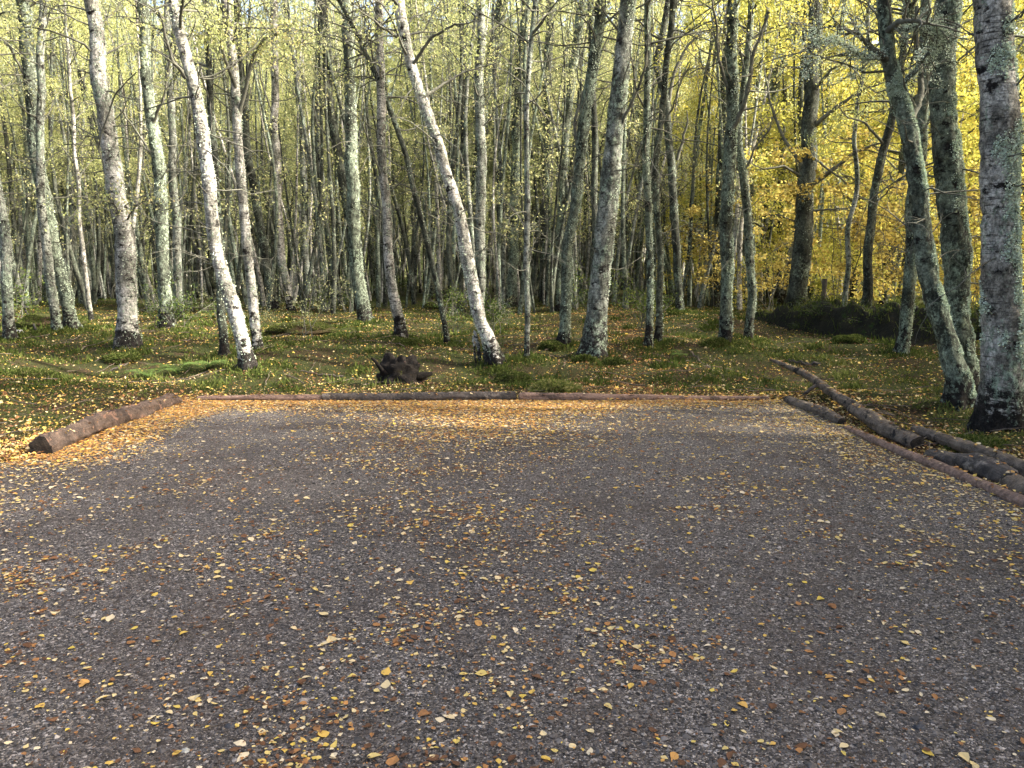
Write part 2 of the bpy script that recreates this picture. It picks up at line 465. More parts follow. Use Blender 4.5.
class Trunk:
    """centre line and radius as functions of height above the base"""
    def __init__(self, zs, xs, ys, rs, seed, rough=0.1, flare=0.5):
        zz = np.arange(-0.3, zs[-1], 0.05)
        def sm(v):
            q = np.interp(zz, zs, v)
            kern = np.ones(9)/9; p = np.pad(q, 4, mode='edge'); q = np.convolve(p, kern, 'valid')
            return q
        self.z = zz; self.x = sm(xs); self.y = sm(ys); self.r = sm(rs)
        w = 0.05+0.32*np.mean(rs)+(0.13 if seed > 490 and seed < 600 and np.mean(rs) < 0.06 and abs(ys[-1]) > 1e-6 else 0)
        self.x = self.x + w*0.4*noise3(zz/0.8, zz*0, zz*0, seed)*sstep(0, 0.7, zz)
        self.y = self.y + w*0.8*noise3(zz/0.9, zz*0+4, zz*0, seed+1)*sstep(0, 0.7, zz)
        self.seed = seed; self.rough = rough; self.flare = flare
        self.lobes = 3+seed % 4; self.ph = (seed*1.7) % 6.28
    def __call__(self, z):
        return (np.interp(z, self.z, self.x), np.interp(z, self.z, self.y)), float(np.interp(z, self.z, self.r))
    def surf(self, z, th):
        cx = np.interp(z, self.z, self.x); cy = np.interp(z, self.z, self.y); r = np.interp(z, self.z, self.r)
        r0 = r
        px = cx+np.cos(th)*r; py = cy+np.sin(th)*r
        fine = np.clip(r/0.10, 0.3, 1.0)
        k = 1 + self.rough*fine*(0.9*noise3(px*5, py*5, z*3, self.seed) + 0.7*noise3(px*14, py*14, z*10, self.seed+2) + 0.45*noise3(px*34, py*34, z*26, self.seed+3))
        f = np.exp(-np.maximum(z, 0)/(0.07+r*0.9))
        k = k*(1+self.flare*f*(0.7+0.6*np.cos(self.lobes*th+self.ph)*np.clip(f*1.3, 0, 1)))
        r = r0*k
        return np.stack([cx+np.cos(th)*r, cy+np.sin(th)*r, z+0*r], -1)
    def mesh(self, name, mat, n=14, dz=0.06, ztop=None):
        top = self.z[-1]
        zs = [-0.28]
        while zs[-1] < top-0.05:
            z = zs[-1]; zs.append(z + (dz if z < 7 else dz*4))
        zs = np.array(zs)
        th = np.linspace(0, 2*math.pi, n, endpoint=False)
        V = self.surf(zs[:, None]+0*th[None, :], th[None, :]+0*zs[:, None]).reshape(-1, 3)
        m = len(zs); i = np.arange(m-1)[:, None]*n; j = np.arange(n)[None, :]; j2 = (j+1) % n
        Fq = np.stack([i+j, i+j2, i+n+j2, i+n+j], -1).reshape(-1, 4)
        return np_mesh(name, V, Fq, mat, smooth=True)

def lichen_mesh(name, tr, count, zmax, side, seed, size=0.03, thr=0.0, zmin=0.1):
    rng = np.random.default_rng(seed)
    n = count*3
    z = rng.uniform(zmin, zmax, n); th = rng.uniform(0, 6.283, n)
    P = tr.surf(z, th)
    dens = noise3(P[:, 0]*4, P[:, 1]*4, P[:, 2]*2.4, seed)+0.6*noise3(P[:, 0]*11, P[:, 1]*11, P[:, 2]*8, seed+1)
    dens = dens + 0.75*np.cos(th-side) if side is not None else dens
    k = np.argsort(-(dens+0.25*rng.uniform(-1, 1, n)))[:count]
    P = P[k]; th = th[k]
    out = np.stack([np.cos(th), np.sin(th), np.zeros(count)], -1)
    tanv = np.stack([-np.sin(th), np.cos(th), np.zeros(count)], -1)
    L = size*rng.uniform(0.5, 1.4, count)[:, None]
    up = np.array([0, 0, 1.0])
    a = out*rng.uniform(0.2, 1.1, count)[:, None]+tanv*rng.normal(size=count)[:, None]*0.9+up*rng.normal(size=count)[:, None]*0.9
    a /= np.linalg.norm(a, axis=1)[:, None]
    b = np.cross(a, out+rng.normal(size=(count, 3))*0.5); b /= np.linalg.norm(b, axis=1)[:, None]
    dn_ = np.clip(dens[k], 0, 1.6)[:, None]
    base = P-out*0.004+out*dn_*size*0.55*rng.uniform(0, 1, count)[:, None]
    V = np.stack([base-b*L*0.2, base+a*L*0.7-b*L*0.5, base+a*L*1.05+out*L*0.25, base+a*L*0.6+b*L*0.5], 1).reshape(-1, 3)
    return np_mesh(name, V, np.arange(4*count).reshape(-1, 4), M['lichen'], rnd=rng.uniform(0, 1, count))

# ------------------------------------------------------------------ hand placed trees
# (material, [(px, py, width px) from base to top of the frame], height, leaf count, leaf mat, crown start, lichen flakes, lichen side, label, options)
W_, G_, L_, D_ = 'birch_white', 'birch_grey', 'bark_lichen', 'bark_dark'
TREES = [
 (W_, [(128,350,22),(126,310,20),(122,229,20),(107,130,18),(96,31,15),(90,-10,14)], 13, 1500, 'leaf_yellow', 4.6, 700, 0.0, 'stout pale birch with crusty lichened foot, at the left of the wood'),
 (L_, [(73,333,13),(57,260,13),(39,172,13),(31,78,14),(21,0,13)], 14, 2000, 'leaf_green', 5.5, 500, 0.0, 'grey lichened trunk leaning left, behind the stout pale birch'),
 (G_, [(58,334,9),(49,281,10),(42,219,9),(39,104,8),(43,0,8)], 13, 1800, 'leaf_yellow', 5.5, 200, 0.0, 'slim mottled birch just left of the grey leaning trunk'),
 (G_, [(10,342,11),(6,250,11),(-2,200,10),(-14,100,9)], 12, 1600, 'leaf_green', 4.5, 300, 0.0, 'grey birch leaning out at the far left edge'),
 (L_, [(167,330,14),(160,260,13),(158,172,13),(150,115,12),(143,26,11),(141,-5,11)], 14, 1800, 'leaf_green', 6.0, 600, 0.0, 'dark lichen covered trunk between the stout pale birch and the bent one'),
 (G_, [(180,320,9),(177,250,9),(172,156,8),(169,78,8),(168,0,7)], 14, 1800, 'leaf_yellow', 6.0, 0, 0.0, 'thin grey birch close to the right of the dark lichened trunk'),
 (W_, [(249,371,17),(241,335,15),(223,280,15),(214,245,14),(209,172,14),(201,120,13),(188,73,13),(178,31,12),(171,-5,12)], 11, 1200, 'leaf_yellow', 4.4, 350, -0.6, 'pale birch with a bent foot and black base behind the thin pinkish pole'),
 (D_, [(225,360,9),(222,312,9),(219,250,8),(212,130,7),(208,0,7)], 12, 1000, 'leaf_green', 4.5, 200, 0.0, 'dark slim stem right behind the bent pale birch'),
 (W_, [(259,354,11),(251,292,10),(245,224,10),(238,130,10),(230,52,9),(225,-5,9)], 12, 1200, 'leaf_yellow', 4.5, 250, 0.0, 'slender pale birch rising to the right of the bent one'),
 (W_, [(291,312,8),(282,260,9),(277,193,9),(274,104,8),(273,0,8)], 14, 2000, 'leaf_yellow', 6.5, 0, 0.0, 'bright white birch with a mossy yellow foot deeper in the wood'),
 (D_, [(275,310,9),(261,234,9),(248,151,9),(240,60,8),(236,0,8)], 14, 1800, 'leaf_green', 6.5, 100, 0.0, 'dark trunk leaning left beside the bright white birch'),
 (L_, [(366,324,15),(356,265,14),(352,172,14),(350,78,12),(346,0,12)], 14, 1800, 'leaf_green', 6.0, 900, 0.0, 'dark green lichened trunk left of the straight pale birch'),
 (D_, [(358,312,10),(350,219,10),(339,156,10),(329,94,10),(323,-3,10)], 14, 2000, 'leaf_green', 6.0, 200, 0.0, 'dark trunk leaning left out of the green lichened one'),
 (G_, [(308,303,8),(305,234,8),(303,135,8),(295,62,7),(284,-3,7)], 14, 2000, 'leaf_yellow', 6.5, 0, 0.0, 'grey birch curving left near the top, between the white and the dark trunks'),
 (G_, [(342,307,6),(331,260,6),(322,200,6),(318,100,5),(316,0,5)], 12, 1500, 'leaf_green', 6.0, 0, 0.0, 'thin grey stem slanting left just before the dark pair'),
 (W_, [(402,341,12),(392,281,11),(386,208,10),(382,141,10),(381,62,9),(379,-3,9)], 12, 1300, 'leaf_yellow', 4.6, 250, 0.0, 'straight pale birch with a sunlit edge behind the black stump'),
 (D_, [(448,347,6),(436,281,6),(418,208,6),(408,156,6),(389,104,6),(360,40,5),(340,0,5)], 8, 500, 'leaf_green', 4.5, 120, 0.0, 'thin dark sapling leaning left between the straight and the slanting birch'),
 (W_, [(497,367,17),(491,345,16),(480,318,15),(468,260,14),(455,203,13),(439,141,12),(421,96,12),(405,52,12),(399,0,11)], 10, 1000, 'leaf_yellow', 4.4, 500, 3.4, 'white birch slanting to the left over the middle log'),
 (G_, [(479,320,11),(480,250,11),(481,156,11),(479,94,10),(482,0,9)], 13, 1800, 'leaf_yellow', 5.5, 500, 0.0, 'straight grey birch directly behind the slanting white one'),
 (D_, [(461,314,7),(462,208,7),(463,104,7),(465,0,7)], 14, 1800, 'leaf_green', 6.0, 0, 0.0, 'narrow dark upright trunk left of the straight grey birch'),
 (D_, [(476,302,12),(476,200,12),(484,100,13),(497,31,13),(503,-4,12)], 14, 2200, 'leaf_yellow', 7.0, 200, 0.0, 'dark trunk bending right at the top behind the straight grey birch'),
 (L_, [(512,308,10),(514,208,10),(517,120,10),(523,31,10),(527,-4,10)], 14, 2000, 'leaf_green', 6.5, 300, 0.0, 'grey lichened trunk leaning slightly right, left of the thin pale stem'),
 (G_, [(527,363,6),(526,292,6),(528,208,6),(527,104,5),(535,0,5)], 9, 700, 'leaf_yellow', 4.8, 60, 0.0, 'thin pale upright stem right of the slanting white birch'),
 (L_, [(563,347,11),(568,292,12),(568,245,12),(578,182,12),(588,104,12),(599,26,12),(601,-4,12)], 12, 1400, 'leaf_green', 5.0, 500, 0.0, 'lichened birch with a black foot left of the thick forked-foot trunk'),
 (G_, [(594,357,25),(597,312,22),(607,224,21),(617,130,20),(625,52,17),(630,-4,16)], 13, 1500, 'leaf_green', 5.0, 800, 0.0, 'thick grey birch leaning right on a forked foot, behind the brown grass tuft'),
 (L_, [(560,312,9),(560,245,9),(565,130,9),(573,62,9),(584,-3,9)], 14, 2000, 'leaf_green', 6.5, 200, 0.0, 'grey green trunk curving right, seen behind the black footed birch'),
 (D_, [(545,303,10),(545,250,10),(547,182,10),(548,78,10),(551,0,9)], 14, 2000, 'leaf_green', 6.5, 0, 0.0, 'dark upright trunk midway between thin pale stem and black footed birch'),
 (L_, [(648,350,8),(651,292,8),(646,172,8),(645,94,7),(648,0,7)], 12, 1500, 'leaf_yellow', 5.0, 250, 0.0, 'left one of the close pair of slim dark stems right of the thick grey birch'),
 (D_, [(658,346,8),(660,260,7),(656,172,7),(661,120,7),(673,0,7)], 12, 1500, 'leaf_yellow', 5.0, 250, 0.0, 'right one of the close pair of slim dark stems right of the thick grey birch'),
 (D_, [(680,313,9),(677,260,9),(672,182,9),(666,99,8),(656,60,8),(668,0,7)], 13, 1500, 'leaf_gold', 6.0, 200, 0.0, 'dark forking trunk with upswept side limbs before the yellow foliage'),
 (D_, [(626,291,8),(638,266,7),(641,224,7),(642,140,6),(640,0,6)], 13, 1500, 'leaf_green', 6.0, 0, 0.0, 'dark trunk with a sharply curved foot far back in the centre'),
 (D_, [(594,310,7),(594,260,7),(595,156,7),(592,60,7),(590,0,7)], 13, 1500, 'leaf_green', 6.0, 0, 0.0, 'dark narrow trunk half hidden behind the thick grey birch'),
 (L_, [(725,346,14),(728,281,13),(726,208,13),(731,130,13),(732,52,12),(734,-3,12)], 12, 1300, 'leaf_gold', 5.0, 1600, 0.0, 'green lichened upright trunk left of the leafy golden wood'),
 (D_, [(716,308,10),(719,208,10),(724,104,9),(727,0,9)], 13, 1300, 'leaf_gold', 6.0, 100, 0.0, 'dark trunk hidden behind the green lichened upright one'),
 (L_, [(748,342,9),(751,292,9),(747,224,9),(738,141,8),(745,60,7),(752,0,7)], 11, 1000, 'leaf_gold', 5.0, 500, 0.0, 'thin lichened stem just right of the green upright trunk'),
 (L_, [(738,300,12),(748,198,12),(761,130,12),(779,68,12),(800,21,12),(808,-4,12)], 13, 1400, 'leaf_gold', 6.0, 300, 0.0, 'lichened trunk sweeping right towards the top before the golden leaves'),
 (D_, [(795,318,22),(798,285,20),(803,224,19),(811,130,16),(813,52,15),(816,0,14)], 14, 1800, 'leaf_gold', 6.0, 400, 0.0, 'stout dark trunk at the left end of the earth bank'),
 (G_, [(780,307,7),(792,250,7),(800,208,6),(812,120,5),(822,40,5)], 11, 800, 'leaf_gold', 6.0, 0, 0.0, 'thin pale stem slanting right in front of the stout dark trunk'),
 (D_, [(778,300,6),(780,208,6),(784,100,6),(789,0,5)], 12, 1000, 'leaf_gold', 6.0, 0, 0.0, 'thin dark upright stem left of the stout dark trunk'),
 (D_, [(864,335,11),(869,261,10),(874,198,9),(882,151,9),(895,110,8),(905,40,7),(910,0,7)], 10, 700, 'leaf_gold', 5.0, 100, 0.0, 'smooth dark trunk leaning right in front of the earth bank'),
 (L_, [(902,356,13),(908,292,13),(913,209,13),(921,130,12),(925,52,12),(928,0,11)], 11, 800, 'leaf_gold', 5.0, 900, 0.0, 'upright lichened trunk with a pale foot left of the bushy lichened pair'),
 (L_, [(960,412,25),(954,360,24),(934,295,20),(921,209,19),(906,120,18),(890,68,16),(881,-5,15)], 9, 600, 'leaf_gold', 4.6, 4500, 0.3, 'crooked trunk shaggy with green lichen, leaning left, by the right side of the bay'),
 (L_, [(964,400,28),(957,300,27),(948,198,26),(946,104,26),(947,-5,26)], 11, 700, 'leaf_gold', 4.8, 3500, 0.3, 'thick straight lichened trunk behind the crooked shaggy one'),
 ('birch_old', [(1001,436,44),(1000,386,40),(997,300,37),(997,209,37),(997,104,38),(996,-5,37)], 12, 900, 'leaf_gold', 4.6, 3000, -0.3, 'broad pale birch with black cracked base at the right edge'),
]
OCC = []   # occupied spots (x, y)
prepared = []
for i, T in enumerate(TREES):
    x, y, z, t = ground(T[1][0][0], T[1][0][1])
    prepared.append((x, y, z))
for (x, y, z), T in zip(prepared, TREES):
    BASES.append((x, y, 0.06 if y > 9 else 0.08, 0.45 if y > 9 else 0.5))

# ------------------------------------------------------------------ ground sheets
def axis(segs):
    out = []
    for a, b, s in segs: out += list(np.arange(a, b-1e-6, s))
    out.append(segs[-1][1]); return np.array(out)

def grid_mesh(name, xs, ys, hf, mat, keep=None):
    X, Y = np.meshgrid(xs, ys); Z = hf(X, Y)
    V = np.stack([X, Y, Z], -1).reshape(-1, 3)
    nx = len(xs); i = np.arange(len(ys)-1)[:, None]*nx; j = np.arange(nx-1)[None, :]
    Fq = np.stack([i+j, i+j+1, i+nx+j+1, i+nx+j], -1)
    if keep is not None:
        xc = (X[:-1, :-1]+X[1:, 1:])/2; yc = (Y[:-1, :-1]+Y[1:, 1:])/2
        Fq = Fq[keep(xc, yc)]
    else: Fq = Fq.reshape(-1, 4)
    return np_mesh(name, V, Fq, mat, smooth=True)

xs = axis([(-200, -120, 20), (-120, -40, 8), (-40, -14, 1.0), (-14, 12, 0.09), (12, 40, 1.0), (40, 120, 8), (120, 200, 20)])
ys = axis([(-60, -20, 10), (-20, 0, 2), (0, 5, 0.4), (5, 22, 0.09), (22, 34, 0.3), (34, 70, 1.5), (70, 150, 8), (150, 250, 20)])
tag(mobj('forest_floor', grid_mesh('forest_floor', xs, ys, terrain, M['forest'])), kind='structure')

def gravel_h(x, y):
    d = bay_d(x, y)
    return 0.020*noise2(x/0.9, y/0.9, 21)+0.006*noise2(x/0.16, y/0.16, 22)+0.004*noise2(x/0.05, y/0.05, 23) - 0.10*np.maximum(0, d) 
gx = axis([(-30, -6, 0.8), (-6, -4.4, 0.1), (-4.4, 4.0, 0.05), (4.0, 6, 0.1), (6, 30, 0.8)])
gy = axis([(-12, 1.4, 0.6), (1.4, 10.1, 0.045)])
tag(mobj('gravel_bay', grid_mesh('gravel_bay', gx, gy, gravel_h, M['gravel'], lambda x, y: bay_d(x, y) < 0.35)), kind='structure')

def surf_h(x, y):
    return np.where(bay_d(x, y) < 0.12, np.maximum(gravel_h(x, y), terrain(x, y)), terrain(x, y))

# ------------------------------------------------------------------ build the hand placed trees
def px_trunk(path, H, Y, base, seed, rough, flare):
    xs_, zs_, rs_ = [], [], []
    for (px, py, w) in path:
        X, _, Z, t = on_plane(px, py, Y)
        xs_.append(X-base[0]); zs_.append(Z-base[2]); rs_.append(0.46*w*t/F)
    zs_[0] = 0.0; xs_[0] = 0.0
    zs_ = [-0.3]+zs_; xs_ = [xs_[0]]+xs_; rs_ = [rs_[0]]+rs_
    sl = (xs_[-1]-xs_[-2])/max(0.2, zs_[-1]-zs_[-2]); zt = zs_[-1]; xt = xs_[-1]; rt = rs_[-1]
    H = max(H, zt+3.0)
    for q in np.linspace(0, 1, 7)[1:]:
        z = zt+(H-zt)*q; zs_.append(z); xs_.append(xt+sl*(H-zt)*(q-0.45*q*q)); rs_.append(rt*(1-q)**0.8+0.012)
    return Trunk(np.array(zs_), np.array(xs_), np.zeros(len(zs_)), np.array(rs_), seed, rough, flare), H, zt

hand = []
for i, (T, b0) in enumerate(zip(TREES, prepared)):
    mat, path, H, nl, lm, z0, nlich, side, label = T
    x, y = b0[0], b0[1]; z = float(terrain(x, y))
    OCC.append((x, y))
    seed = 100+i*13
    tr, H, zt = px_trunk(path, H, y, (x, y, z), seed, 0.11 if mat != L_ else 0.16, 0.45 if y > 7.5 else 0.35)
    root = empty('beech_tree' if i in (36,) else 'birch_tree', (x, y, z))
    near = y < 13
    mobj('trunk', tr.mesh('trunk', M[mat], 22 if near else 12, 0.035 if near else 0.08), root)
    z0 = max(z0, 3.2)
    mobj('crown', crown_mesh('crown', tr, z0, H-0.2, 26, 2.6, 0.75, int(nl*2.2), 0.050, seed+5, M[lm], 0.7, spread_leaf=0.09, sub=6, low_twigs=24 if y < 18 else 12, clump=0.8), root)
    if nlich:
        tag(mobj('lichen', lichen_mesh('lichen', tr, int(nlich*(8.0 if nlich > 2500 else 5.0) if y < 11 else nlich*3.0), 1.6+0.36*y+0.6, side, seed+9, 0.015 if y < 11 else 0.018), root), kind='stuff')
    tag(root, label, 'tree', 'birches and other trees at the edge of the wood')
    hand.append((root, tr, z))

def limb(ti, pts_px, r0, r1, dy=0.0, sub=5, seed=1, leaves=0, leafmat='leaf_gold'):
    """a limb of hand tree ti traced in the picture and bent dy metres towards the viewer at its tip"""
    root, tr, zb = hand[ti]; Y = root.location[1]; P = []
    n = len(pts_px)
    for k, (px, py) in enumerate(pts_px):
        X, _, Z, t = on_plane(px, py, Y-dy*k/(n-1))
        P.append((X-root.location[0], -dy*k/(n-1), Z-zb))
    P = np.array(P); t = np.linspace(0, 1, 24); P = polyline_at(P, t)
    rng = np.random.default_rng(seed)
    P[1:] += np.cumsum(rng.normal(size=(23, 3))*0.008, 0)
    acc = Acc(); V, Fq = tube(P, np.linspace(r0, r1, 24), 8); acc.add(V, Fq, 0, None, True)
    A = []
    for s in range(sub):
        q = rng.uniform(0.2, 1); p = polyline_at(P, np.array(q)); i = min(22, int(q*23)); d = P[i+1]-P[i]; d /= np.linalg.norm(d)+1e-9
        d = d+rng.normal(size=3)*0.6; L = rng.uniform(0.3, 0.9); pts = [p]
        for _ in range(5):
            d = d/np.linalg.norm(d)+rng.normal(size=3)*0.25; pts.append(pts[-1]+d/np.linalg.norm(d)*L/5)
        pts = np.array(pts); V, Fq = tube(pts, np.linspace(max(r1, 0.006), 0.002, 6), 4); acc.add(V, Fq, 0, None, True)
        A.append(polyline_at(pts, rng.uniform(0, 1, 8)))
    if leaves:
        A = np.concatenate(A); lich = leafmat == 'lichen'
        if lich: leaves *= 4; A = np.concatenate([A, polyline_at(P, rng.uniform(0, 1, len(A)))])
        C = A[rng.integers(0, len(A), leaves)]+rng.normal(size=(leaves, 3))*(0.028 if lich else 0.1)
        L = rng.uniform(0.008, 0.022, leaves) if lich else rng.uniform(0.03, 0.06, leaves); V, Fq = kites(C, L, L*0.7, rng); acc.add(V, Fq, 1, rng.uniform(0, 1, leaves))
    mobj('branch', acc.mesh('branch', [M['twig'], M[leafmat]]), root)

limb(29, [(677,160),(684,140),(688,122),(687,110)], 0.05, 0.012, 0.3, 4, 1)
limb(29, [(668,105),(676,70),(690,45),(705,32),(715,38)], 0.055, 0.012, 0.2, 8, 2)
limb(36, [(806,190),(830,170),(850,155),(875,145),(895,143)], 0.07, 0.012, 1.0, 10, 3)
limb(36, [(810,130),(835,108),(858,90),(885,80)], 0.07, 0.012, 0.8, 10, 4)
limb(36, [(804,212),(840,207),(880,206)], 0.03, 0.01, 0.6, 6, 5)
limb(36, [(803,165),(785,140),(770,100),(762,60)], 0.06, 0.012, -0.5, 8, 6)
limb(41, [(908,128),(918,105),(924,80),(925,50),(926,0)], 0.045, 0.02, -0.3, 4, 7)
limb(41, [(888,60),(865,42),(845,32),(825,28)], 0.035, 0.008, 0.3, 12, 8)
limb(41, [(884,30),(905,22),(930,25)], 0.04, 0.012, 0.5, 10, 9)
limb(41, [(886,50),(868,58),(850,50),(832,40),(812,38)], 0.03, 0.008, 0.5, 16, 21, 1400, 'lichen')
limb(41, [(884,15),(905,30),(925,28),(945,40)], 0.035, 0.01, 0.2, 14, 22, 1200, 'lichen')
limb(42, [(947,60),(930,35),(915,10),(905,-10)], 0.05, 0.02, 0.3, 10, 23, 700, 'lichen')
limb(41, [(896,88),(912,75),(925,52),(940,45)], 0.03, 0.008, 0.1, 8, 24, 500, 'lichen')
limb(36, [(812,95),(830,70),(850,60),(870,62)], 0.05, 0.01, 0.9, 12, 25, 400, 'lichen')
limb(36, [(812,60),(840,30),(865,10),(880,0)], 0.05, 0.012, 0.9, 12, 26, 400, 'lichen')
limb(36, [(806,180),(785,165),(765,168),(745,160)], 0.04, 0.008, 0.6, 10, 27)
limb(36, [(803,150),(822,165),(850,185),(862,178)], 0.04, 0.008, 0.9, 10, 28)
limb(35, [(752,175),(740,140),(735,100),(745,60),(760,20)], 0.06, 0.03, 0.5, 10, 29)
limb(35, [(765,115),(770,80),(790,45),(802,10)], 0.05, 0.02, -0.3, 12, 30)
limb(35, [(750,190),(775,150),(785,110),(812,70)], 0.05, 0.015, 0.6, 12, 31)
limb(32, [(730,135),(745,95),(750,55),(768,10)], 0.045, 0.02, 0.4, 8, 32)
limb(32, [(728,90),(716,60),(712,20),(708,-5)], 0.03, 0.015, 0.3, 8, 33)
limb(39, [(884,146),(866,125),(848,120),(835,105)], 0.03, 0.006, 0.5, 8, 34)
limb(39, [(873,205),(890,190),(905,192)], 0.02, 0.006, 0.4, 6, 35)
limb(40, [(921,130),(935,90),(938,50),(950,10)], 0.04, 0.02, -0.4, 6, 36)
limb(4, [(152,125),(165,95),(170,60),(185,20)], 0.035, 0.012, 0.5, 8, 37)
limb(4, [(156,165),(135,130),(118,110),(100,108)], 0.025, 0.008, 0.5, 8, 38)
limb(1, [(34,100),(20,65),(8,45),(-5,38)], 0.035, 0.01, 0.4, 8, 39)
limb(23, [(580,165),(575,120),(590,75),(610,30)], 0.035, 0.012, -0.4, 8, 40)
limb(24, [(616,140),(632,100),(645,70),(650,30)], 0.03, 0.01, 0.6, 8, 41)
limb(15, [(386,190),(372,150),(360,120),(340,105)], 0.02, 0.006, 0.6, 8, 42)
limb(18, [(481,130),(500,105),(520,95)], 0.02, 0.006, 0.5, 8, 43)
limb(21, [(516,140),(500,110),(498,80),(485,55)], 0.03, 0.01, 0.5, 8, 44)
limb(5, [(173,170),(185,140),(190,100),(205,60)], 0.025, 0.008, 0.4, 10, 51)
limb(9, [(275,120),(262,85),(258,50),(245,15)], 0.03, 0.01, 0.4, 10, 52)
limb(10, [(248,150),(232,120),(228,80),(215,50)], 0.03, 0.01, 0.4, 10, 53)
limb(12, [(338,150),(318,125),(310,90),(296,60)], 0.03, 0.01, 0.5, 10, 54)
limb(13, [(303,140),(318,110),(322,70),(335,30)], 0.03, 0.01, 0.4, 10, 55)
limb(19, [(463,120),(450,95),(446,60),(436,25)], 0.03, 0.01, 0.5, 10, 56)
limb(25, [(566,125),(552,95),(548,60),(535,30)], 0.03, 0.01, 0.5, 10, 57)
limb(26, [(547,110),(535,80),(533,45),(522,10)], 0.03, 0.01, 0.5, 10, 58)
limb(27, [(646,110),(634,90),(630,60),(622,40)], 0.02, 0.008, 0.5, 8, 59)
limb(28, [(660,130),(672,110),(680,80),(690,62)], 0.02, 0.008, 0.4, 8, 60)
limb(34, [(742,180),(752,150),(770,130),(778,100)], 0.025, 0.008, 0.4, 8, 61)
limb(6, [(186,78),(175,60),(166,30),(160,5)], 0.03, 0.012, 0.4, 5, 10)
limb(0, [(122,215),(98,150),(115,95),(137,72)], 0.02, 0.008, 0.7, 5, 11)
limb(17, [(410,68),(430,38),(455,22),(480,18)], 0.03, 0.006, 0.6, 6, 12)
limb(17, [(423,98),(440,85),(460,72),(495,62)], 0.03, 0.006, -0.5, 6, 13)
limb(17, [(404,40),(385,28),(360,12)], 0.03, 0.008, 0.5, 8, 14)
limb(11, [(350,80),(362,50),(378,35),(392,50)], 0.03, 0.008, 0.3, 6, 15)
limb(8, [(238,120),(252,55),(265,35),(290,30),(305,48)], 0.035, 0.004, 1.0, 30, 16, 900, 'leaf_yellow')
limb(8, [(236,90),(222,42),(215,25),(200,28)], 0.03, 0.004, 1.0, 26, 17, 700, 'leaf_yellow')
limb(0, [(126,225),(112,205),(90,202),(75,208)], 0.02, 0.004, 0.9, 24, 18, 350, 'leaf_yellow')
limb(0, [(126,222),(135,205),(150,200)], 0.018, 0.004, 0.9, 14, 19, 200, 'leaf_yellow')

# the pale coppice stems that share the root of the slanting birch
root, tr, zb = hand[17]
for (pth, r_) in (([(481,366),(478,345),(474,330)], 0.032), ([(486,366),(484,348),(482,334)], 0.026), ([(476,362),(474,345),(473,335)], 0.018)):
    P = []
    for px, py in pth:
        X, _, Z, t = on_plane(px, py, root.location[1]+0.12); P.append((X-root.location[0], 0.12, Z-zb))
    P[0] = (P[0][0], 0.12, -0.1); P = polyline_at(np.array(P), np.linspace(0, 1, 14)); P[:, 0] += 0.006*np.sin(np.arange(14)*1.3)
    rr = np.full(14, r_)*(1+0.2*np.sin(np.arange(14)*2.1)); rr[-1] = 0.003
    V, Fq = tube(P, rr, 10)
    mobj('side_stem', np_mesh('side_stem', V, Fq, M['birch_white'], smooth=True), root)

# ------------------------------------------------------------------ the wood behind: prototypes and copies
def proto(kind, seed):
    rng = np.random.default_rng(seed)
    H = rng.uniform(12, 16); zs = np.linspace(-0.3, H, 14)
    lean = rng.normal()*0.06; bend = rng.normal()*0.25
    xs_ = lean*np.maximum(zs, 0)+bend*np.sin(np.maximum(zs, 0)/H*3); ys_ = rng.normal()*0.05*np.maximum(zs, 0)
    r0 = {'pale': rng.uniform(0.045, 0.075), 'grey': rng.uniform(0.048, 0.08), 'dark': rng.uniform(0.042, 0.07), 'gold': 0.15}[kind]
    rs_ = r0*(1-np.clip(zs/H, 0, 1))**0.75+0.012
    tr = Trunk(zs, xs_, ys_, rs_, seed, 0.1, 0.4)
    root = empty({'gold': 'beech_tree'}.get(kind, 'birch_tree'), (0, 0, 0))
    mat = {'pale': 'birch_white', 'grey': 'birch_grey', 'dark': 'bark_lichen', 'gold': 'bark_dark'}[kind]
    mobj('trunk', tr.mesh('trunk', M[mat], 9, 0.14), root)
    if kind == 'gold':
        me = crown_mesh('crown', tr, 0.9, H-0.3, 44, 5.2, 0.28, 26000, 0.095, seed+3, M['leaf_gold'], 0.35, sub=10, spread_leaf=0.15, clump=0.9)
    else:
        lm = 'leaf_yellow' if seed % 2 else 'leaf_green'
        me = crown_mesh('crown', tr, 4.4, H-0.2, 36, 2.6, 0.75, 8800, 0.060, seed+3, M[lm], 0.9, low_twigs=16, sub=7, spread_leaf=0.11, clump=0.8)
    mobj('crown', me, root)
    return root

def copy_tree(r):
    c = r.copy(); COL.objects.link(c)
    for ch in list(r.children):
        q = ch.copy(); COL.objects.link(q); q.parent = c
    return c

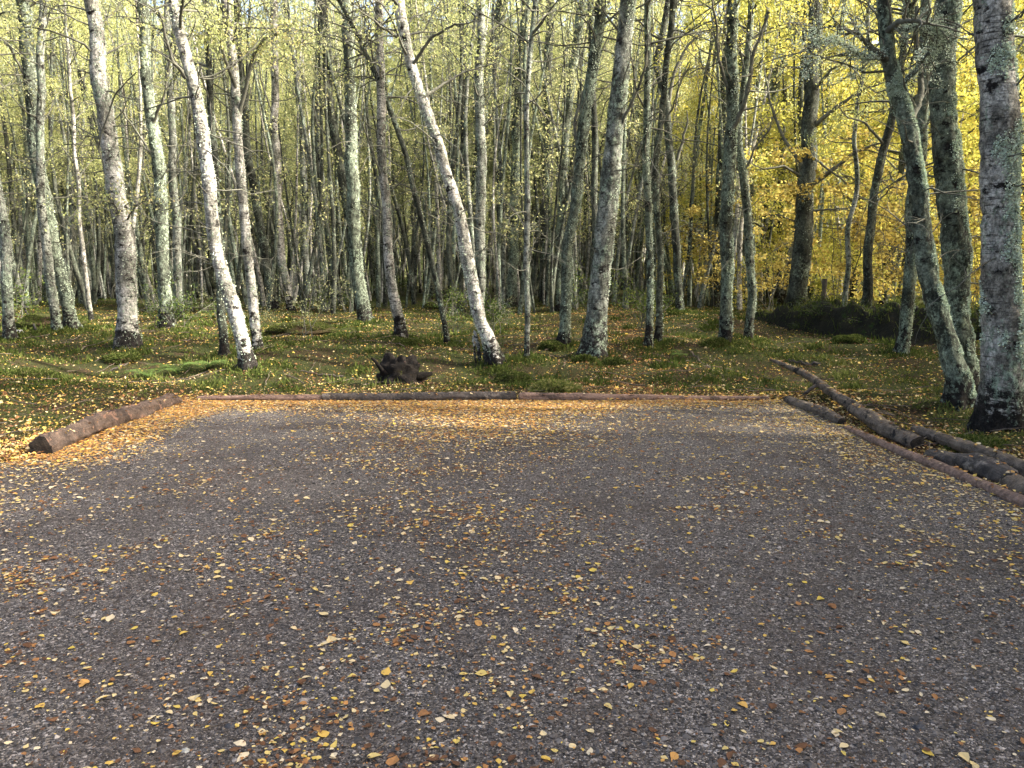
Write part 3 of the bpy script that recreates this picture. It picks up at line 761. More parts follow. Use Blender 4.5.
protos = [('pale', proto('pale', s)) for s in (501, 502, 503)] + [('grey', proto('grey', s)) for s in (511, 512, 513, 514)] + [('dark', proto('dark', s)) for s in (521, 522, 523)]
used = set()
rng = random.Random(7)
far_n = 0
LAB = {('pale', 0): 'white stemmed birch deep in the left of the wood', ('pale', 1): 'white stemmed birch deep in the middle of the wood', ('pale', 2): 'white stemmed birch deep in the right of the wood',
       ('grey', 0): 'grey slender birch far back in the left of the wood', ('grey', 1): 'grey slender birch far back in the middle of the wood', ('grey', 2): 'grey slender birch far back in the right of the wood',
       ('dark', 0): 'dark lichened stem far back in the left of the wood', ('dark', 1): 'dark lichened stem far back in the middle of the wood', ('dark', 2): 'dark lichened stem far back in the right of the wood'}
tries = 0
while far_n < 240 and tries < 30000:
    tries += 1
    y = 14.5+34*rng.random()**1.05
    px = rng.uniform(-90, 1110)
    x = (px-512)/F*y
    if px > 690 and y < 40 and rng.random() < 0.86: continue
    if any((x-a)**2+((y-b)*0.7)**2 < (0.6 if y < 25 else 0.5)**2*1.6 for a, b in OCC): continue
    if y < 30 and any(min(abs(px-q[0]) for q in T[1] if q[1] > 90) < (11 if y > 20 else 16) for T in TREES): continue
    kind, r = protos[rng.randrange(len(protos))]
    if kind == 'pale' and rng.random() < 0.4: continue
    OCC.append((x, y))
    c = r if id(r) not in used else copy_tree(r); used.add(id(r))
    s = rng.uniform(0.75, 1.1); c.location = (x, y, float(terrain(x, y))); c.rotation_euler = (0, 0, rng.uniform(0, 6.28)); c.scale = (s, s, s*rng.uniform(0.9, 1.15))
    zone = 0 if px < 340 else (1 if px < 690 else 2)
    tag(c, LAB[(kind, zone)], 'tree', 'slender birches deep in the wood')
    far_n += 1

gold = [proto('gold', s) for s in (601, 602, 603)]
GP = [(690, 34, 'golden leafed tree glowing behind the dark forking trunk'), (765, 30, 'golden leafed tree behind the trunk that sweeps right'), (850, 31, 'golden leafed tree spreading over the middle of the earth bank'),
      (905, 33, 'golden leafed tree behind the smooth dark leaning trunk'), (965, 28, 'golden leafed tree behind the shaggy lichened pair'), (1060, 28, 'golden leafed tree beyond the broad pale birch at the right edge'),
      (795, 25, 'golden leafed tree right behind the stout dark trunk by the bank'), (880, 25, 'golden leafed tree close behind the earth bank, right of the fence post'), (1010, 26, 'golden leafed tree between the shaggy pair and the broad pale birch'), (725, 31, 'golden leafed tree just left of the green lichened upright trunk'),
      (820, 38, 'golden leafed tree far beyond the fence post'), (620, 48, 'pale golden tree far back behind the thick grey birch'), (735, 45, 'golden leafed tree far back behind the green upright trunk')]
for k, (px, y, lab) in enumerate(GP):
    r = gold[k % 3]; c = r if k < 3 else copy_tree(r)
    x = (px-512)/F*y
    c.location = (x, y, float(terrain(x, y))); c.rotation_euler = (0, 0, k*1.3); s = 0.85+0.12*(k % 3); c.scale = (s, s, s)
    tag(c, lab, 'tree', 'golden leafed trees on the right')

# the wood goes on unseen to the right: trees added to shade the bay
OFF = [(9.5, 2.0), (10.2, 4.2), (9.8, -1.6), (13.0, 0.4), (13.5, 3.6), (14.2, 4.6), (13.2, -3.2), (16.8, 2.0), (17.2, 4.4), (17.0, -1.4), (20.5, 3.6), (20.8, 0.2), (11.5, -4.5), (15.4, -4.8), (8.6, 0.2), (8.9, 3.0), (11.9, 2.2), (11.6, -1.2), (15.4, 1.0), (15.9, 2.9), (19.0, -3.2), (18.6, 3.4), (9.0, -3.6)]
OFF += [(9.8, 7.4), (11.8, 10.6), (15.2, 8.6), (15.0, 12.5), (18.5, 11.0), (14.6, 16.0), (18.0, 17.5), (21.5, 14.5), (18.6, 21.5), (29.5, 34.5), (33.0, 31.0)]
for k, (x, y) in enumerate(OFF):
    c = copy_tree(gold[k % 3]); c.location = (x, y, float(terrain(x, y))); c.rotation_euler = (0, 0, k*2.1); s = 0.8+0.1*(k % 3); c.scale = (s*0.9, s*0.9, s)
    tag(c, 'unseen golden leafed tree added beyond the right logs to give shade', 'tree', 'unseen shade trees beyond the right side of the bay')

# saplings and shrubs between the trunks
def shrub(seed, H, n, leafmat, stems=4, lsize=0.06):
    rng_ = np.random.default_rng(seed); acc = Acc(); A = []
    for s in range(stems):
        d = np.array([rng_.normal()*0.35, rng_.normal()*0.35, 1.0]); p = np.array([rng_.normal()*0.08, rng_.normal()*0.08, -0.05]); pts = [p]
        for _ in range(7):
            d = d/np.linalg.norm(d)+rng_.normal(size=3)*0.2; d[2] += 0.05; pts.append(pts[-1]+d/np.linalg.norm(d)*H/7*rng_.uniform(0.8, 1.1))
        P = np.array(pts); V, Fq = tube(P, np.linspace(0.012, 0.003, 8), 4); acc.add(V, Fq, 0, None, True)
        for q in range(6):
            t = rng_.uniform(0.25, 1); b = polyline_at(P, np.array(t)); d2 = rng_.normal(size=3); d2[2] = abs(d2[2])*0.4; d2 /= np.linalg.norm(d2)
            Q = np.array([b+d2*H*0.3*w+np.array([0, 0, -0.05*w*w]) for w in np.linspace(0, 1, 4)])
            V, Fq = tube(Q, np.linspace(0.005, 0.002, 4), 3); acc.add(V, Fq, 0, None, True); A.append(polyline_at(Q, rng_.uniform(0.1, 1, 10)))
    A = np.concatenate(A); C = A[rng_.integers(0, len(A), n)]+rng_.normal(size=(n, 3))*0.07
    L = lsize*rng_.uniform(0.6, 1.3, n); V, Fq = kites(C, L, L*0.7, rng_); acc.add(V, Fq, 1, rng_.uniform(0, 1, n))
    return acc.mesh('sapling', [M['twig'], M[leafmat]])
SH = [shrub(11, 1.8, 420, 'leaf_green', 4, 0.045), shrub(12, 1.3, 700, 'leaf_shrub', 6, 0.045), shrub(13, 2.2, 420, 'leaf_green', 4, 0.045), shrub(14, 0.8, 600, 'leaf_shrub', 7, 0.04)]
for k in range(46):
    y = rng.uniform(15, 42); px = rng.uniform(-40, 1060); x = (px-512)/F*y
    if px > 660: continue
    o = mobj('sapling', SH[(1, 3, 0, 1, 3, 2)[k % 6]]); o.location = (x, y, float(terrain(x, y))); o.rotation_euler = (0, 0, rng.uniform(0, 6)); s = rng.uniform(0.7, 1.3); o.scale = (s, s, s)
    kind = ['leafy green', 'dark bushy', 'tall leafy', 'low dark'][(1, 3, 0, 1, 3, 2)[k % 6]]
    zone = 'left' if px < 340 else ('middle' if px < 690 else 'right')
    tag(o, f'{kind} undergrowth sapling among the trunks in the {zone} of the wood', 'sapling', 'saplings among the trunks')
for (px, py, mi, s, lab) in [(440, 300, 0, 0.9, 'bright leafed sapling behind the slanting white birch'), (215, 322, 0, 0.55, 'small yellow green sapling beside the bent pale birch'), (505, 325, 0, 0.45, 'low lit sapling right of the slanting white birch'), (700, 300, 2, 1.0, 'yellow bush left of the green lichened upright trunk')]:
    x, y, z, t = ground(px, py); o = mobj('sapling', SH[mi]); o.location = (x, y, z); o.scale = (s, s, s); tag(o, lab, 'sapling', 'saplings among the trunks')

# the far wood: one mass nobody could count
def far_wood():
    r_ = np.random.default_rng(77); n = 130000
    a = r_.uniform(-1.05, 1.05, n); R = r_.uniform(62, 84, n); z = 24*r_.uniform(0, 1, n)**1.05
    x = np.sin(a)*R; y = np.cos(a)*R
    dens = 0.5+0.5*noise3(x/5, y/5, z/4, 4)+0.25*noise3(x/1.8, y/1.8, z/1.8, 5)
    k = dens > 0.20+0.26*(z/24)**2
    C = np.stack([x, y, z+terrain(x, y)], -1)[k]; n = len(C)
    L = r_.uniform(0.3, 0.75, n); V, Fq = kites(C, L, L*0.7, r_)
    tone = np.clip(0.45*r_.uniform(0, 1, n)+0.4*(0.5+0.5*noise3(C[:, 0]/7, C[:, 1]/7, C[:, 2]/6, 8))+0.15*C[:, 2]/24, 0, 1)
    acc = Acc(); acc.add(V, Fq, 1, tone)
    for i in range(260):
        aa = r_.uniform(-1, 1); RR = r_.uniform(61, 80); p = np.array([math.sin(aa)*RR, math.cos(aa)*RR]); h = r_.uniform(12, 20); g = float(terrain(p[0], p[1]))
        P = np.array([[p[0]+0.3*math.sin(q*3+i), p[1], g-0.3+h*q] for q in np.linspace(0, 1, 8)])
        V, Fq = tube(P, np.linspace(0.16, 0.03, 8), 6); acc.add(V, Fq, 0 if i % 2 else 2, None, True)
    return acc.mesh('far_wood', [M['bark_lichen'], M['leaf_far'], M['birch_grey']])
def thin_trunks():
    r_ = np.random.default_rng(78); acc = Acc()
    for i in range(950):
        y = r_.uniform(23, 60); px = r_.uniform(-60, 760) if i % 5 else r_.uniform(-60, 1080)
        x = (px-512)/F*y; g = float(terrain(x, y)); h = r_.uniform(9, 15); l1, l2 = r_.normal(size=2)*0.085; wv = r_.uniform(0.08, 0.34); ph = r_.uniform(0, 6)
        zz = np.linspace(-0.3, h, 16); P = np.stack([x+l1*zz+wv*(np.sin(zz*0.55+ph)-math.sin(ph)), y+l2*zz+0.1*np.cos(zz*0.5+ph), g+zz], -1); r0 = r_.uniform(0.03, 0.085)
        V, Fq = tube(P, r0*(1-np.clip(zz/h, 0, 1))**0.8+0.008, 7); mi = [0, 0, 5, 2, 3, 5][r_.integers(0, 6)]; acc.add(V, Fq, mi, None, True)
        for q in range(9):
            t = r_.uniform(0.2, 0.95); b = polyline_at(P, np.array(t)); a = r_.uniform(0, 6.28); L = r_.uniform(0.6, 1.9)*(1.1-t)
            d = np.array([math.cos(a), math.sin(a), r_.uniform(0.2, 1.0)]); d /= np.linalg.norm(d)
            Q = np.array([b+d*L*w+np.array([0, 0, -0.15*L*w*w])+r_.normal(size=3)*0.03*L*(w > 0) for w in np.linspace(0, 1, 6)])
            V, Fq = tube(Q, np.linspace(0.012, 0.003, 6), 4); acc.add(V, Fq, 4, None, True)
            C = polyline_at(Q, r_.uniform(0.3, 1, 45))+r_.normal(size=(45, 3))*0.16; Ls = r_.uniform(0.04, 0.09, 45); V, Fq = kites(C, Ls, Ls*0.7, r_); acc.add(V, Fq, 1, r_.uniform(0, 1, 45))
    return acc.mesh('distant_birches', [M['bark_lichen'], M['leaf_far'], M['birch_grey'], M['birch_white'], M['twig'], M['bark_dark']])
tag(mobj('distant_birches', thin_trunks()), 'countless thin birches merging into one mass deep in the wood', 'woodland', kind='stuff')
tag(mobj('far_wood', far_wood()), 'hazy mass of distant trees closing the wood', 'woodland', kind='stuff')

M['leaf_amber'] = mat_leaf('amber_leaves', [(0, (0.14, 0.10, 0.025)), (0.4, (0.40, 0.31, 0.08)), (0.75, (0.60, 0.50, 0.15)), (1, (0.58, 0.54, 0.19))])
AM = [shrub(31, 4.6, 2800, 'leaf_amber', 5, 0.075), shrub(32, 3.4, 2400, 'leaf_amber', 6, 0.07)]
for k, (px, y, s, lab) in enumerate([(700, 25, 1.0, 'amber young beech left of the green lichened upright trunk'), (770, 22, 1.0, 'amber young beech behind the thin pale slanting stem'), (835, 20.5, 1.1, 'amber young beech above the bank right of the fence post'), (885, 20, 1.0, 'amber young beech above the bank behind the dark leaning trunk'), (940, 19, 1.0, 'amber young beech behind the shaggy lichened pair'), (975, 17.5, 0.9, 'amber young beech between the lichened pair and the broad birch'), (1020, 18, 1.1, 'amber young beech beyond the broad pale birch')]):
    x = (px-512)/F*y; o = mobj('beech_sapling', AM[k % 2]); o.location = (x, y, float(terrain(x, y))); o.rotation_euler = (0, 0, k*1.9); o.scale = (s*1.25, s*1.25, s)
    tag(o, lab, 'young tree', 'young amber beeches behind the bank')

# ------------------------------------------------------------------ earth bank and fence post
def bank():
    pts = [(700, 23.0), (790, 17.5), (860, 15.6), (930, 14.6), (1000, 13.6), (1100, 12.6)]
    xb = np.array([(p-512)/F*y for p, y in pts]); yb = np.array([y for p, y in pts])
    X = np.linspace(xb[0], xb[-1], 150); Yc = np.interp(X, xb, yb)
    u = np.linspace(-1, 1, 26)
    g = terrain(X, Yc)
    prof = np.where(u < 0, sstep(-1, -0.35, u), sstep(1, 0.2, u))
    ht = 0.70*sstep(0, 40, np.arange(150))*(1+0.28*noise2(np.arange(150)/9.0, np.zeros(150)+3, 35)+0.18*noise2(np.arange(150)/3.1, np.zeros(150)+7, 36))
    Yg = Yc[:, None]+u[None, :]*1.3+0.35*noise2(X/0.9, X*0+2, 37)[:, None]*(u[None, :] < 0); Xg = X[:, None]+0*u[None, :]
    Z = g[:, None]-0.12+prof[None, :]*ht[:, None]+0.16*noise2(Xg/0.6, Yg/0.5, 31)*prof[None, :]+0.09*noise2(Xg/0.2, Yg/0.2, 32)
    V = np.stack([Xg, Yg, Z], -1).reshape(-1, 3); n = 26
    i = np.arange(149)[:, None]*n; j = np.arange(n-1)[None, :]
    Fq = np.stack([i+j, i+n+j, i+n+j+1, i+j+1], -1).reshape(-1, 4)
    top = [(X[k], Yc[k], float(Z[k, 14])) for k in range(150)]
    return np_mesh('earth_bank', V, Fq, M['bank'], smooth=True), top, (Xg, Yg, Z)
bm_, TOP, BG = bank()
tag(mobj('earth_bank', bm_), kind='structure')
def bank_grass():
    r_ = np.random.default_rng(5); n = 9000
    i = r_.integers(0, 149, n); j = r_.integers(2, 24, n); gk = noise2(i/6.0, j/3.0, 38) > -0.25; i, j = i[gk], j[gk]; n = len(i)
    Xg, Yg, Z = BG
    B = np.stack([Xg[i, j], Yg[i, j], Z[i, j]], -1)+r_.normal(size=(n, 3))*np.array([0.05, 0.05, 0.01])
    L = 0.03+0.15*r_.uniform(0, 1, n)**2.5
    tip = B+np.stack([r_.normal(size=n)*0.06, r_.normal(size=n)*0.06-0.02, L], -1)
    s = r_.normal(size=(n, 3))*np.array([1, 1, 0.]); s /= np.linalg.norm(s, axis=1)[:, None]; s *= 0.008
    V = np.stack([B-s, B+s, (B+tip)/2+s*0.9, tip], 1).reshape(-1, 3)
    return np_mesh('bank_grass', V, np.arange(4*n).reshape(-1, 4), M['moss'], rnd=r_.uniform(0.0, 0.8, n))
tag(mobj('bank_grass', bank_grass()), 'rough green grass growing over the earth bank', 'grass', kind='stuff')
k = int(np.argmin([abs((p[0]/p[1]*F+512)-822) for p in TOP])); p = TOP[k]
zs = np.linspace(-0.4, 0.55, 12)
V, Fq = tube(np.array([(0.02*math.sin(z*3), 0, z) for z in zs]), 0.05*(1+0.12*np.sin(zs*17)), 9)
V = np.concatenate([V, [[0.02, 0, 0.57]]]); last = 11*9
Fq = np.concatenate([Fq, [[last+i, last+(i+1) % 9, len(V)-1, len(V)-1] for i in range(9)]])
def close_tris(Fq): return Fq
for k in range(11):
    q_ = TOP[18+k*11]; o = mobj('bramble', SH[(1, 3)[k % 2]]); o.location = (q_[0], q_[1]-0.75+0.25*(k % 3), q_[2]-0.5); s_ = 0.5+0.12*(k % 3); o.scale = (s_*1.3, s_*1.3, s_*0.75); o.rotation_euler = (0, 0, k*1.1)
    tag(o, 'dark low bramble growing up the face of the shaded earth bank', 'bramble', 'brambles on the earth bank')
o = mobj('fence_post', np_mesh('fence_post', V, Fq[:-9], M['post'], smooth=True)); o.location = (p[0], p[1], p[2]-0.05)
capm = bpy.data.meshes.new('post_top'); capm.from_pydata([tuple(v) for v in V[last:last+9]], [], [tuple(range(9))]); capm.materials.append(M['post'])
mobj('post_top', capm, o)
tag(o, 'short dark fence post standing on top of the earth bank', 'fence post')

# ------------------------------------------------------------------ logs round the bay
LOGPTS = []
def log(name, path, mat, capmat, label, seed, group=None, rough=0.12, n=18, lift=0.6, stubs=()):
    """path: (x, y, r) along the ground, or (x, y, r, z)"""
    P = np.array([(p[0], p[1]) for p in path]); R = np.array([p[2] for p in path])
    L = np.concatenate([[0], np.cumsum(np.linalg.norm(np.diff(P, axis=0), axis=1))])
    m = max(40, int(L[-1]/0.018)); n = 34; s = np.linspace(0, L[-1], m)
    X = np.interp(s, L, P[:, 0]); Y = np.interp(s, L, P[:, 1]); r = np.interp(s, L, R)
    Zs = np.array([p[3] if len(p) > 3 else float(surf_h(np.array(p[0]), np.array(p[1])))+p[2]*lift for p in path])
    Z = np.interp(s, L, Zs)
    X = X+r*0.25*noise2(s/0.5, s*0+1, seed); Z = Z+r*0.15*noise2(s/0.4, s*0+2, seed)
    C = np.stack([X, Y, Z], -1); org = C[m//2].copy(); org[2] -= r[m//2]
    V, Fq = tube(C, r, n)
    ctr = np.repeat(C, n, 0); dv = V-ctr; rr = np.repeat(r, n)[:, None]
    sl = np.repeat(s, n); an = np.tile(np.linspace(0, 2*math.pi, n, endpoint=False), m); ca_, sa_ = np.cos(an), np.sin(an)
    k = 1+rough*(0.9*noise3(V[:, 0]*4, V[:, 1]*4, V[:, 2]*7, seed)+0.6*noise3(V[:, 0]*12, V[:, 1]*12, V[:, 2]*14, seed+1)+0.5*noise3(V[:, 0]*38, V[:, 1]*38, V[:, 2]*38, seed+2)
                 + 0.9*np.abs(noise3(ca_*3.2, sa_*3.2, sl*2.2, seed+4)) + 0.5*noise3(ca_*7, sa_*7, sl*6, seed+6))
    plate = noise3(ca_*1.6, sa_*1.6, sl*3.0, seed+8)
    k = k+0.55*rough*sstep(0.10, 0.20, plate)
    endj = np.minimum(sl, L[-1]-sl); k = k*(1-0.10*sstep(0.05, 0.0, endj))
    V = ctr+dv*k[:, None]-org
    topv = V[(dv[:, 2] > 0.55*rr[:, 0])]+org; LOGPTS.append(topv[np.random.default_rng(seed).integers(0, len(topv), int(26*L[-1]))])
    o = mobj(name, np_mesh(name, V, Fq, M[mat], smooth=True)); o.location = org
    for e in (0, m-1):
        ring = V[e*n:(e+1)*n]; c = ring.mean(0); ax = (C[1]-C[0] if e == 0 else C[-1]-C[-2]); ax = ax/np.linalg.norm(ax)*(-1 if e == 0 else 1)
        me = bpy.data.meshes.new('cut_end')
        vv = [tuple(v+ax*0.001) for v in ring]+[tuple(c+(v-c)*0.6+ax*0.006) for v in ring]+[tuple(c+ax*0.002)]
        ff = [(i, (i+1) % n, n+(i+1) % n, n+i) for i in range(n)]+[(n+i, n+(i+1) % n, 2*n) for i in range(n)]
        if e == 0: ff = [f[::-1] for f in ff]
        me.from_pydata(vv, [], ff); me.materials.append(M[capmat]); mobj('cut_end', me, o)
    for (t, a, ln, rs) in stubs:
        i = int(t*(m-1)); p0 = C[i]-org
        d = np.array(a, float); d /= np.linalg.norm(d)
        q = np.array([p0+d*ln*w+0.02*np.array([math.sin(w*5+seed), 0, math.cos(w*4)-1]) for w in np.linspace(0, 1, 8)])
        V2, F2 = tube(q, np.linspace(rs, rs*0.55, 8), 8)
        mobj('branch_stub', np_mesh('branch_stub', V2, F2, M[mat], smooth=True), o)
    tag(o, label, 'log', group or 'logs edging the parking bay')
    return o
def gp(px, py): q = ground(px, py); return q[0], q[1]
a = gp(42, 458); b = gp(100, 432); c = gp(176, 406)
log('log', [(a[0], a[1], 0.09), (b[0], b[1], 0.09), (c[0], c[1], 0.08)], 'log_red', 'cut_dark', 'thick red brown log with a dark sawn end along the left side of the bay', 41, rough=0.26, lift=0.45, stubs=((0.45, (-0.3, -0.5, 1), 0.11, 0.025),))
YB = 9.66
def bx(px): return (px-512)/F*YB/ (ray(px, 400)[1])
log('log', [(bx(196), YB+0.05, 0.035), (bx(250), YB, 0.042), (bx(322), YB, 0.045)], 'log_pink', 'cut_pale', 'thin bare pinkish pole at the left end of the back edge', 42, lift=0.7, rough=0.07)
log('log', [(bx(323), YB, 0.055), (bx(400), YB+0.02, 0.06), (bx(516), YB+0.03, 0.065)], 'log_dark', 'cut_dark', 'long dark barked log in the middle of the back edge', 43, lift=0.7, rough=0.07)
log('log', [(bx(519), YB+0.02, 0.062), (bx(600), YB+0.03, 0.055), (bx(690), YB+0.05, 0.04), (bx(770), YB+0.05, 0.03)], 'log_pink', 'cut_pale', 'pinkish brown log with a pale left end along the right half of the back edge', 44, lift=0.55, rough=0.07)
q = [gp(788, 405), gp(826, 420), gp(842, 428)]
log('log', [(q[0][0], q[0][1], 0.06), (q[1][0], q[1][1], 0.07), (q[2][0], q[2][1], 0.05)], 'log_grey', 'cut_dark', 'short rotten grey log at the back right corner of the bay', 45, lift=0.5)
q = [gp(846, 433), gp(900, 460), gp(960, 483), gp(1060, 528)]
log('log', [(q[0][0], q[0][1], 0.035), (q[1][0], q[1][1], 0.045), (q[2][0], q[2][1], 0.045), (q[3][0], q[3][1], 0.045)], 'log_pink', 'cut_pale', 'half sunk reddish pole edging the right side of the bay', 46, lift=0.45, rough=0.07)
q = [gp(768, 375), gp(800, 388), gp(830, 408), gp(862, 434), gp(908, 452)]
log('log', [(q[0][0]+0.02, q[0][1], 0.018, 0.30), (q[1][0]+0.03, q[1][1], 0.045, 0.24), (q[2][0]+0.06, q[2][1]-0.1, 0.052, 0.18), (q[3][0]+0.1, q[3][1]-0.05, 0.072, 0.10), (q[4][0]+0.08, q[4][1], 0.068, 0.07)], 'log_grey', 'cut_dark', 'long forked branch log raised off the ground at the right side', 47, rough=0.14,
    stubs=((0.42, (-0.6, 0.1, -0.35), 0.32, 0.028), (0.36, (0.1, -0.1, -1), 0.18, 0.012), (0.12, (-0.5, 0.4, 0.3), 0.2, 0.01)))
q = [gp(916, 462), gp(960, 480), gp(990, 490)]
log('log', [(q[0][0]+0.1, q[0][1], 0.05), (q[1][0]+0.15, q[1][1], 0.085), (q[2][0]+0.12, q[2][1]-0.05, 0.08)], 'log_dark', 'cut_dark', 'blackened rotten log lying under the thin grey pole', 48, rough=0.2, lift=0.7)
q = [gp(992, 494), gp(1040, 520), gp(1075, 535)]
log('log', [(q[0][0]+0.12, q[0][1], 0.08), (q[1][0]+0.1, q[1][1], 0.085), (q[2][0]+0.1, q[2][1], 0.085)], 'log_grey', 'cut_dark', 'weathered brown log at the right edge below the broad birch', 49, rough=0.12, lift=0.7)
q = [gp(912, 436), gp(960, 458), gp(1000, 474), gp(1060, 502)]
log('log', [(q[0][0]+0.02, q[0][1], 0.045), (q[1][0]+0.06, q[1][1], 0.055), (q[2][0]+0.06, q[2][1], 0.06), (q[3][0]+0.05, q[3][1], 0.06)], 'log_grey', 'cut_dark', 'thin grey pole lying above the blackened log', 50, lift=1.4)

# ------------------------------------------------------------------ black stump, hummocks, ferns, stones, sticks
def blob(name, rx, ry, rz, seed, mat, amp=0.3, n=28, m=16):
    th = np.linspace(0, 2*math.pi, n, endpoint=False); ph = np.linspace(-0.35, math.pi/2, m)
    T, Pp = np.meshgrid(th, ph)
    D = np.stack([np.cos(T)*np.cos(Pp), np.sin(T)*np.cos(Pp), np.sin(Pp)], -1)
    k = 1+amp*(noise3(D[..., 0]*2, D[..., 1]*2, D[..., 2]*2, seed)+0.6*noise3(D[..., 0]*5, D[..., 1]*5, D[..., 2]*5, seed+1)+0.35*noise3(D[..., 0]*13, D[..., 1]*13, D[..., 2]*13, seed+2))
    V = (D*k[..., None]*np.array([rx, ry, rz])); V = V.reshape(-1, 3)
    V[-n:] = V[-n:].mean(0)
    i = np.arange(m-1)[:, None]*n; j = np.arange(n)[None, :]; j2 = (j+1) % n
    Fq = np.stack([i+j, i+j2, i+n+j2, i+n+j], -1).reshape(-1, 4)
    return np_mesh(name, V, Fq, mat, smooth=True)
def hummock_mesh(seed, rx, ry, rz, n, mat='moss', blade=0.07, spread=0.5):
    r_ = np.random.default_rng(seed); th = r_.uniform(0, 6.283, n); ph = np.arcsin(r_.uniform(0.0, 1, n))
    D = np.stack([np.cos(th)*np.cos(ph), np.sin(th)*np.cos(ph), np.sin(ph)], -1)
    k = 1+0.3*noise3(D[:, 0]*2, D[:, 1]*2, D[:, 2]*2, seed)
    B = D*k[:, None]*np.array([rx, ry, rz])*0.96
    d = D*0.6+r_.normal(size=(n, 3))*spread+np.array([0, 0, 0.4]); d /= np.linalg.norm(d, axis=1)[:, None]
    L = (blade*r_.uniform(0.4, 1.3, n))[:, None]
    s = np.cross(d, r_.normal(size=(n, 3))); s /= np.linalg.norm(s, axis=1)[:, None]; s *= blade*0.11
    V = np.stack([B-s, B+d*L*0.5-s*1.5, B+d*L-np.array([0, 0, 0.2])*L, B+d*L*0.5+s*1.5], 1).reshape(-1, 3)
    return np_mesh('sprigs', V, np.arange(4*n).reshape(-1, 4), M[mat], rnd=r_.uniform(0, 1, n)), blob('mound', rx, ry, rz, seed, M['forest'], 0.2)
x, y, z, t = ground(402, 382)
st = empty('tree_stump', (x, y, z))
mobj('stump', blob('stump', 0.33, 0.26, 0.40, 61, M['peat'], 0.36, 44, 26), st)
moss_, mound_ = hummock_mesh(990, 0.31, 0.25, 0.31, 700, 'moss', 0.04); mobj('moss', moss_, st); bpy.data.meshes.remove(mound_)
rg = np.random.default_rng(8)
for (dx, dz, L, r) in [(-0.9, 0.58, 0.50, 0.045), (0.8, 0.35, 0.32, 0.12), (1, 0.05, 0.40, 0.08)]:
    d = np.array([dx, rg.normal()*0.35-0.2, dz]); d /= np.linalg.norm(d); P = [np.array([dx*0.08, -0.02, 0.1])]
    for _ in range(8): d = d+rg.normal(size=3)*0.22; d /= np.linalg.norm(d); P.append(P[-1]+d*L/8)
    V, Fq = tube(np.array(P), np.linspace(r*1.3, r*0.35, 9), 8); mobj('root', np_mesh('root', V, Fq, M['peat'], smooth=True), st)
tag(st, 'black rotten stump with clawing roots behind the middle log', 'stump')

HM = [(511, 385, .30, .16, 'moss', 'dark green hummock at the foot of the slanting white birch'), (618, 367, .26, .14, 'moss', 'mossy hummock right of the forked foot of the thick grey birch'), (585, 362, .18, .12, 'moss', 'mossy hummock left of the forked foot of the thick grey birch'), (552, 350, .25, .13, 'moss', 'mossy hummock beside the black footed birch'),
      (300, 333, .75, .20, 'moss', 'wide green hummock in front of the bright white birch'), (45, 327, .75, .30, 'moss', 'large dark mossy mound beside the slim mottled birch at the left'), (796, 325, .35, .15, 'moss', 'mossy hummock before the left end of the earth bank'), (852, 342, .30, .12, 'moss', 'dark hummock at the foot of the smooth dark leaning trunk'),
      (555, 393, .26, .10, 'grass', 'brown tussock of dead grass right behind the pinkish log'), (405, 345, .2, .10, 'moss', 'small hummock at the foot of the straight pale birch'), (717, 345, .22, .12, 'moss', 'mossy hummock at the foot of the green lichened upright trunk'), (20, 378, .5, .12, 'moss', 'green hummock by the left edge beyond the thick red log'), (120, 362, .32, .12, 'moss', 'hummock under the stout pale birch'), (440, 310, .7, .25, 'moss', 'green bank of moss behind the thin dark sapling'), (990, 452, .3, .12, 'moss', 'dark green hummock at the black base of the broad birch')]
for k, (px, py, r_, h_, mt, lab) in enumerate(HM):
    x, y, z, t = ground(px, py); o = empty('moss_hummock' if mt == 'moss' else 'grass_tussock', (x, y+r_*0.4, float(terrain(x, y+r_*0.4))-0.03))
    a_, b_ = hummock_mesh(200+k, r_, r_*0.8, h_, int(1500+8000*r_), mt, 0.05 if mt == 'moss' else 0.11); mobj('sprigs', a_, o); mobj('mound', b_, o)
    tag(o, lab, 'hummock' if mt == 'moss' else 'grass', 'mossy hummocks on the wood floor' if mt == 'moss' else None)

def frond(seed, L):
    r_ = np.random.default_rng(seed); a0 = r_.uniform(0, 6.28); n = 16
    t = np.linspace(0, 1, n); P = np.stack([np.cos(a0)*L*t*0.9, np.sin(a0)*L*t*0.9, L*(1.05*t-0.8*t*t)], -1)
    acc = Acc(); V, Fq = tube(P, np.linspace(0.004, 0.001, n), 4); acc.add(V, Fq, 0, np.full(len(Fq), 0.2))
    d = np.array([np.cos(a0), np.sin(a0), 0]); sd = np.array([-d[1], d[0], 0])
    Vs = []
    for i in range(2, n):
        w = L*0.32*math.sin(math.pi*min(1, t[i]*0.85+0.12))
        for sg in (-1, 1):
            for q in np.linspace(0.15, 1, 6):
                c = P[i]+sd*sg*w*q+d*w*q*0.35+np.array([0, 0, -0.06*w*q*q+r_.normal()*0.004]); e = L*0.03*(1.2-q*0.6)
                Vs += [c-d*e*0.7, c+sd*sg*e*1.1, c+d*e*1.6, c-sd*sg*e*0.6]
    Vs = np.array(Vs); acc.add(Vs, np.arange(len(Vs)).reshape(-1, 4), 0, r_.uniform(0, 1, len(Vs)//4))
    return acc.mesh('frond', [M['fern']])
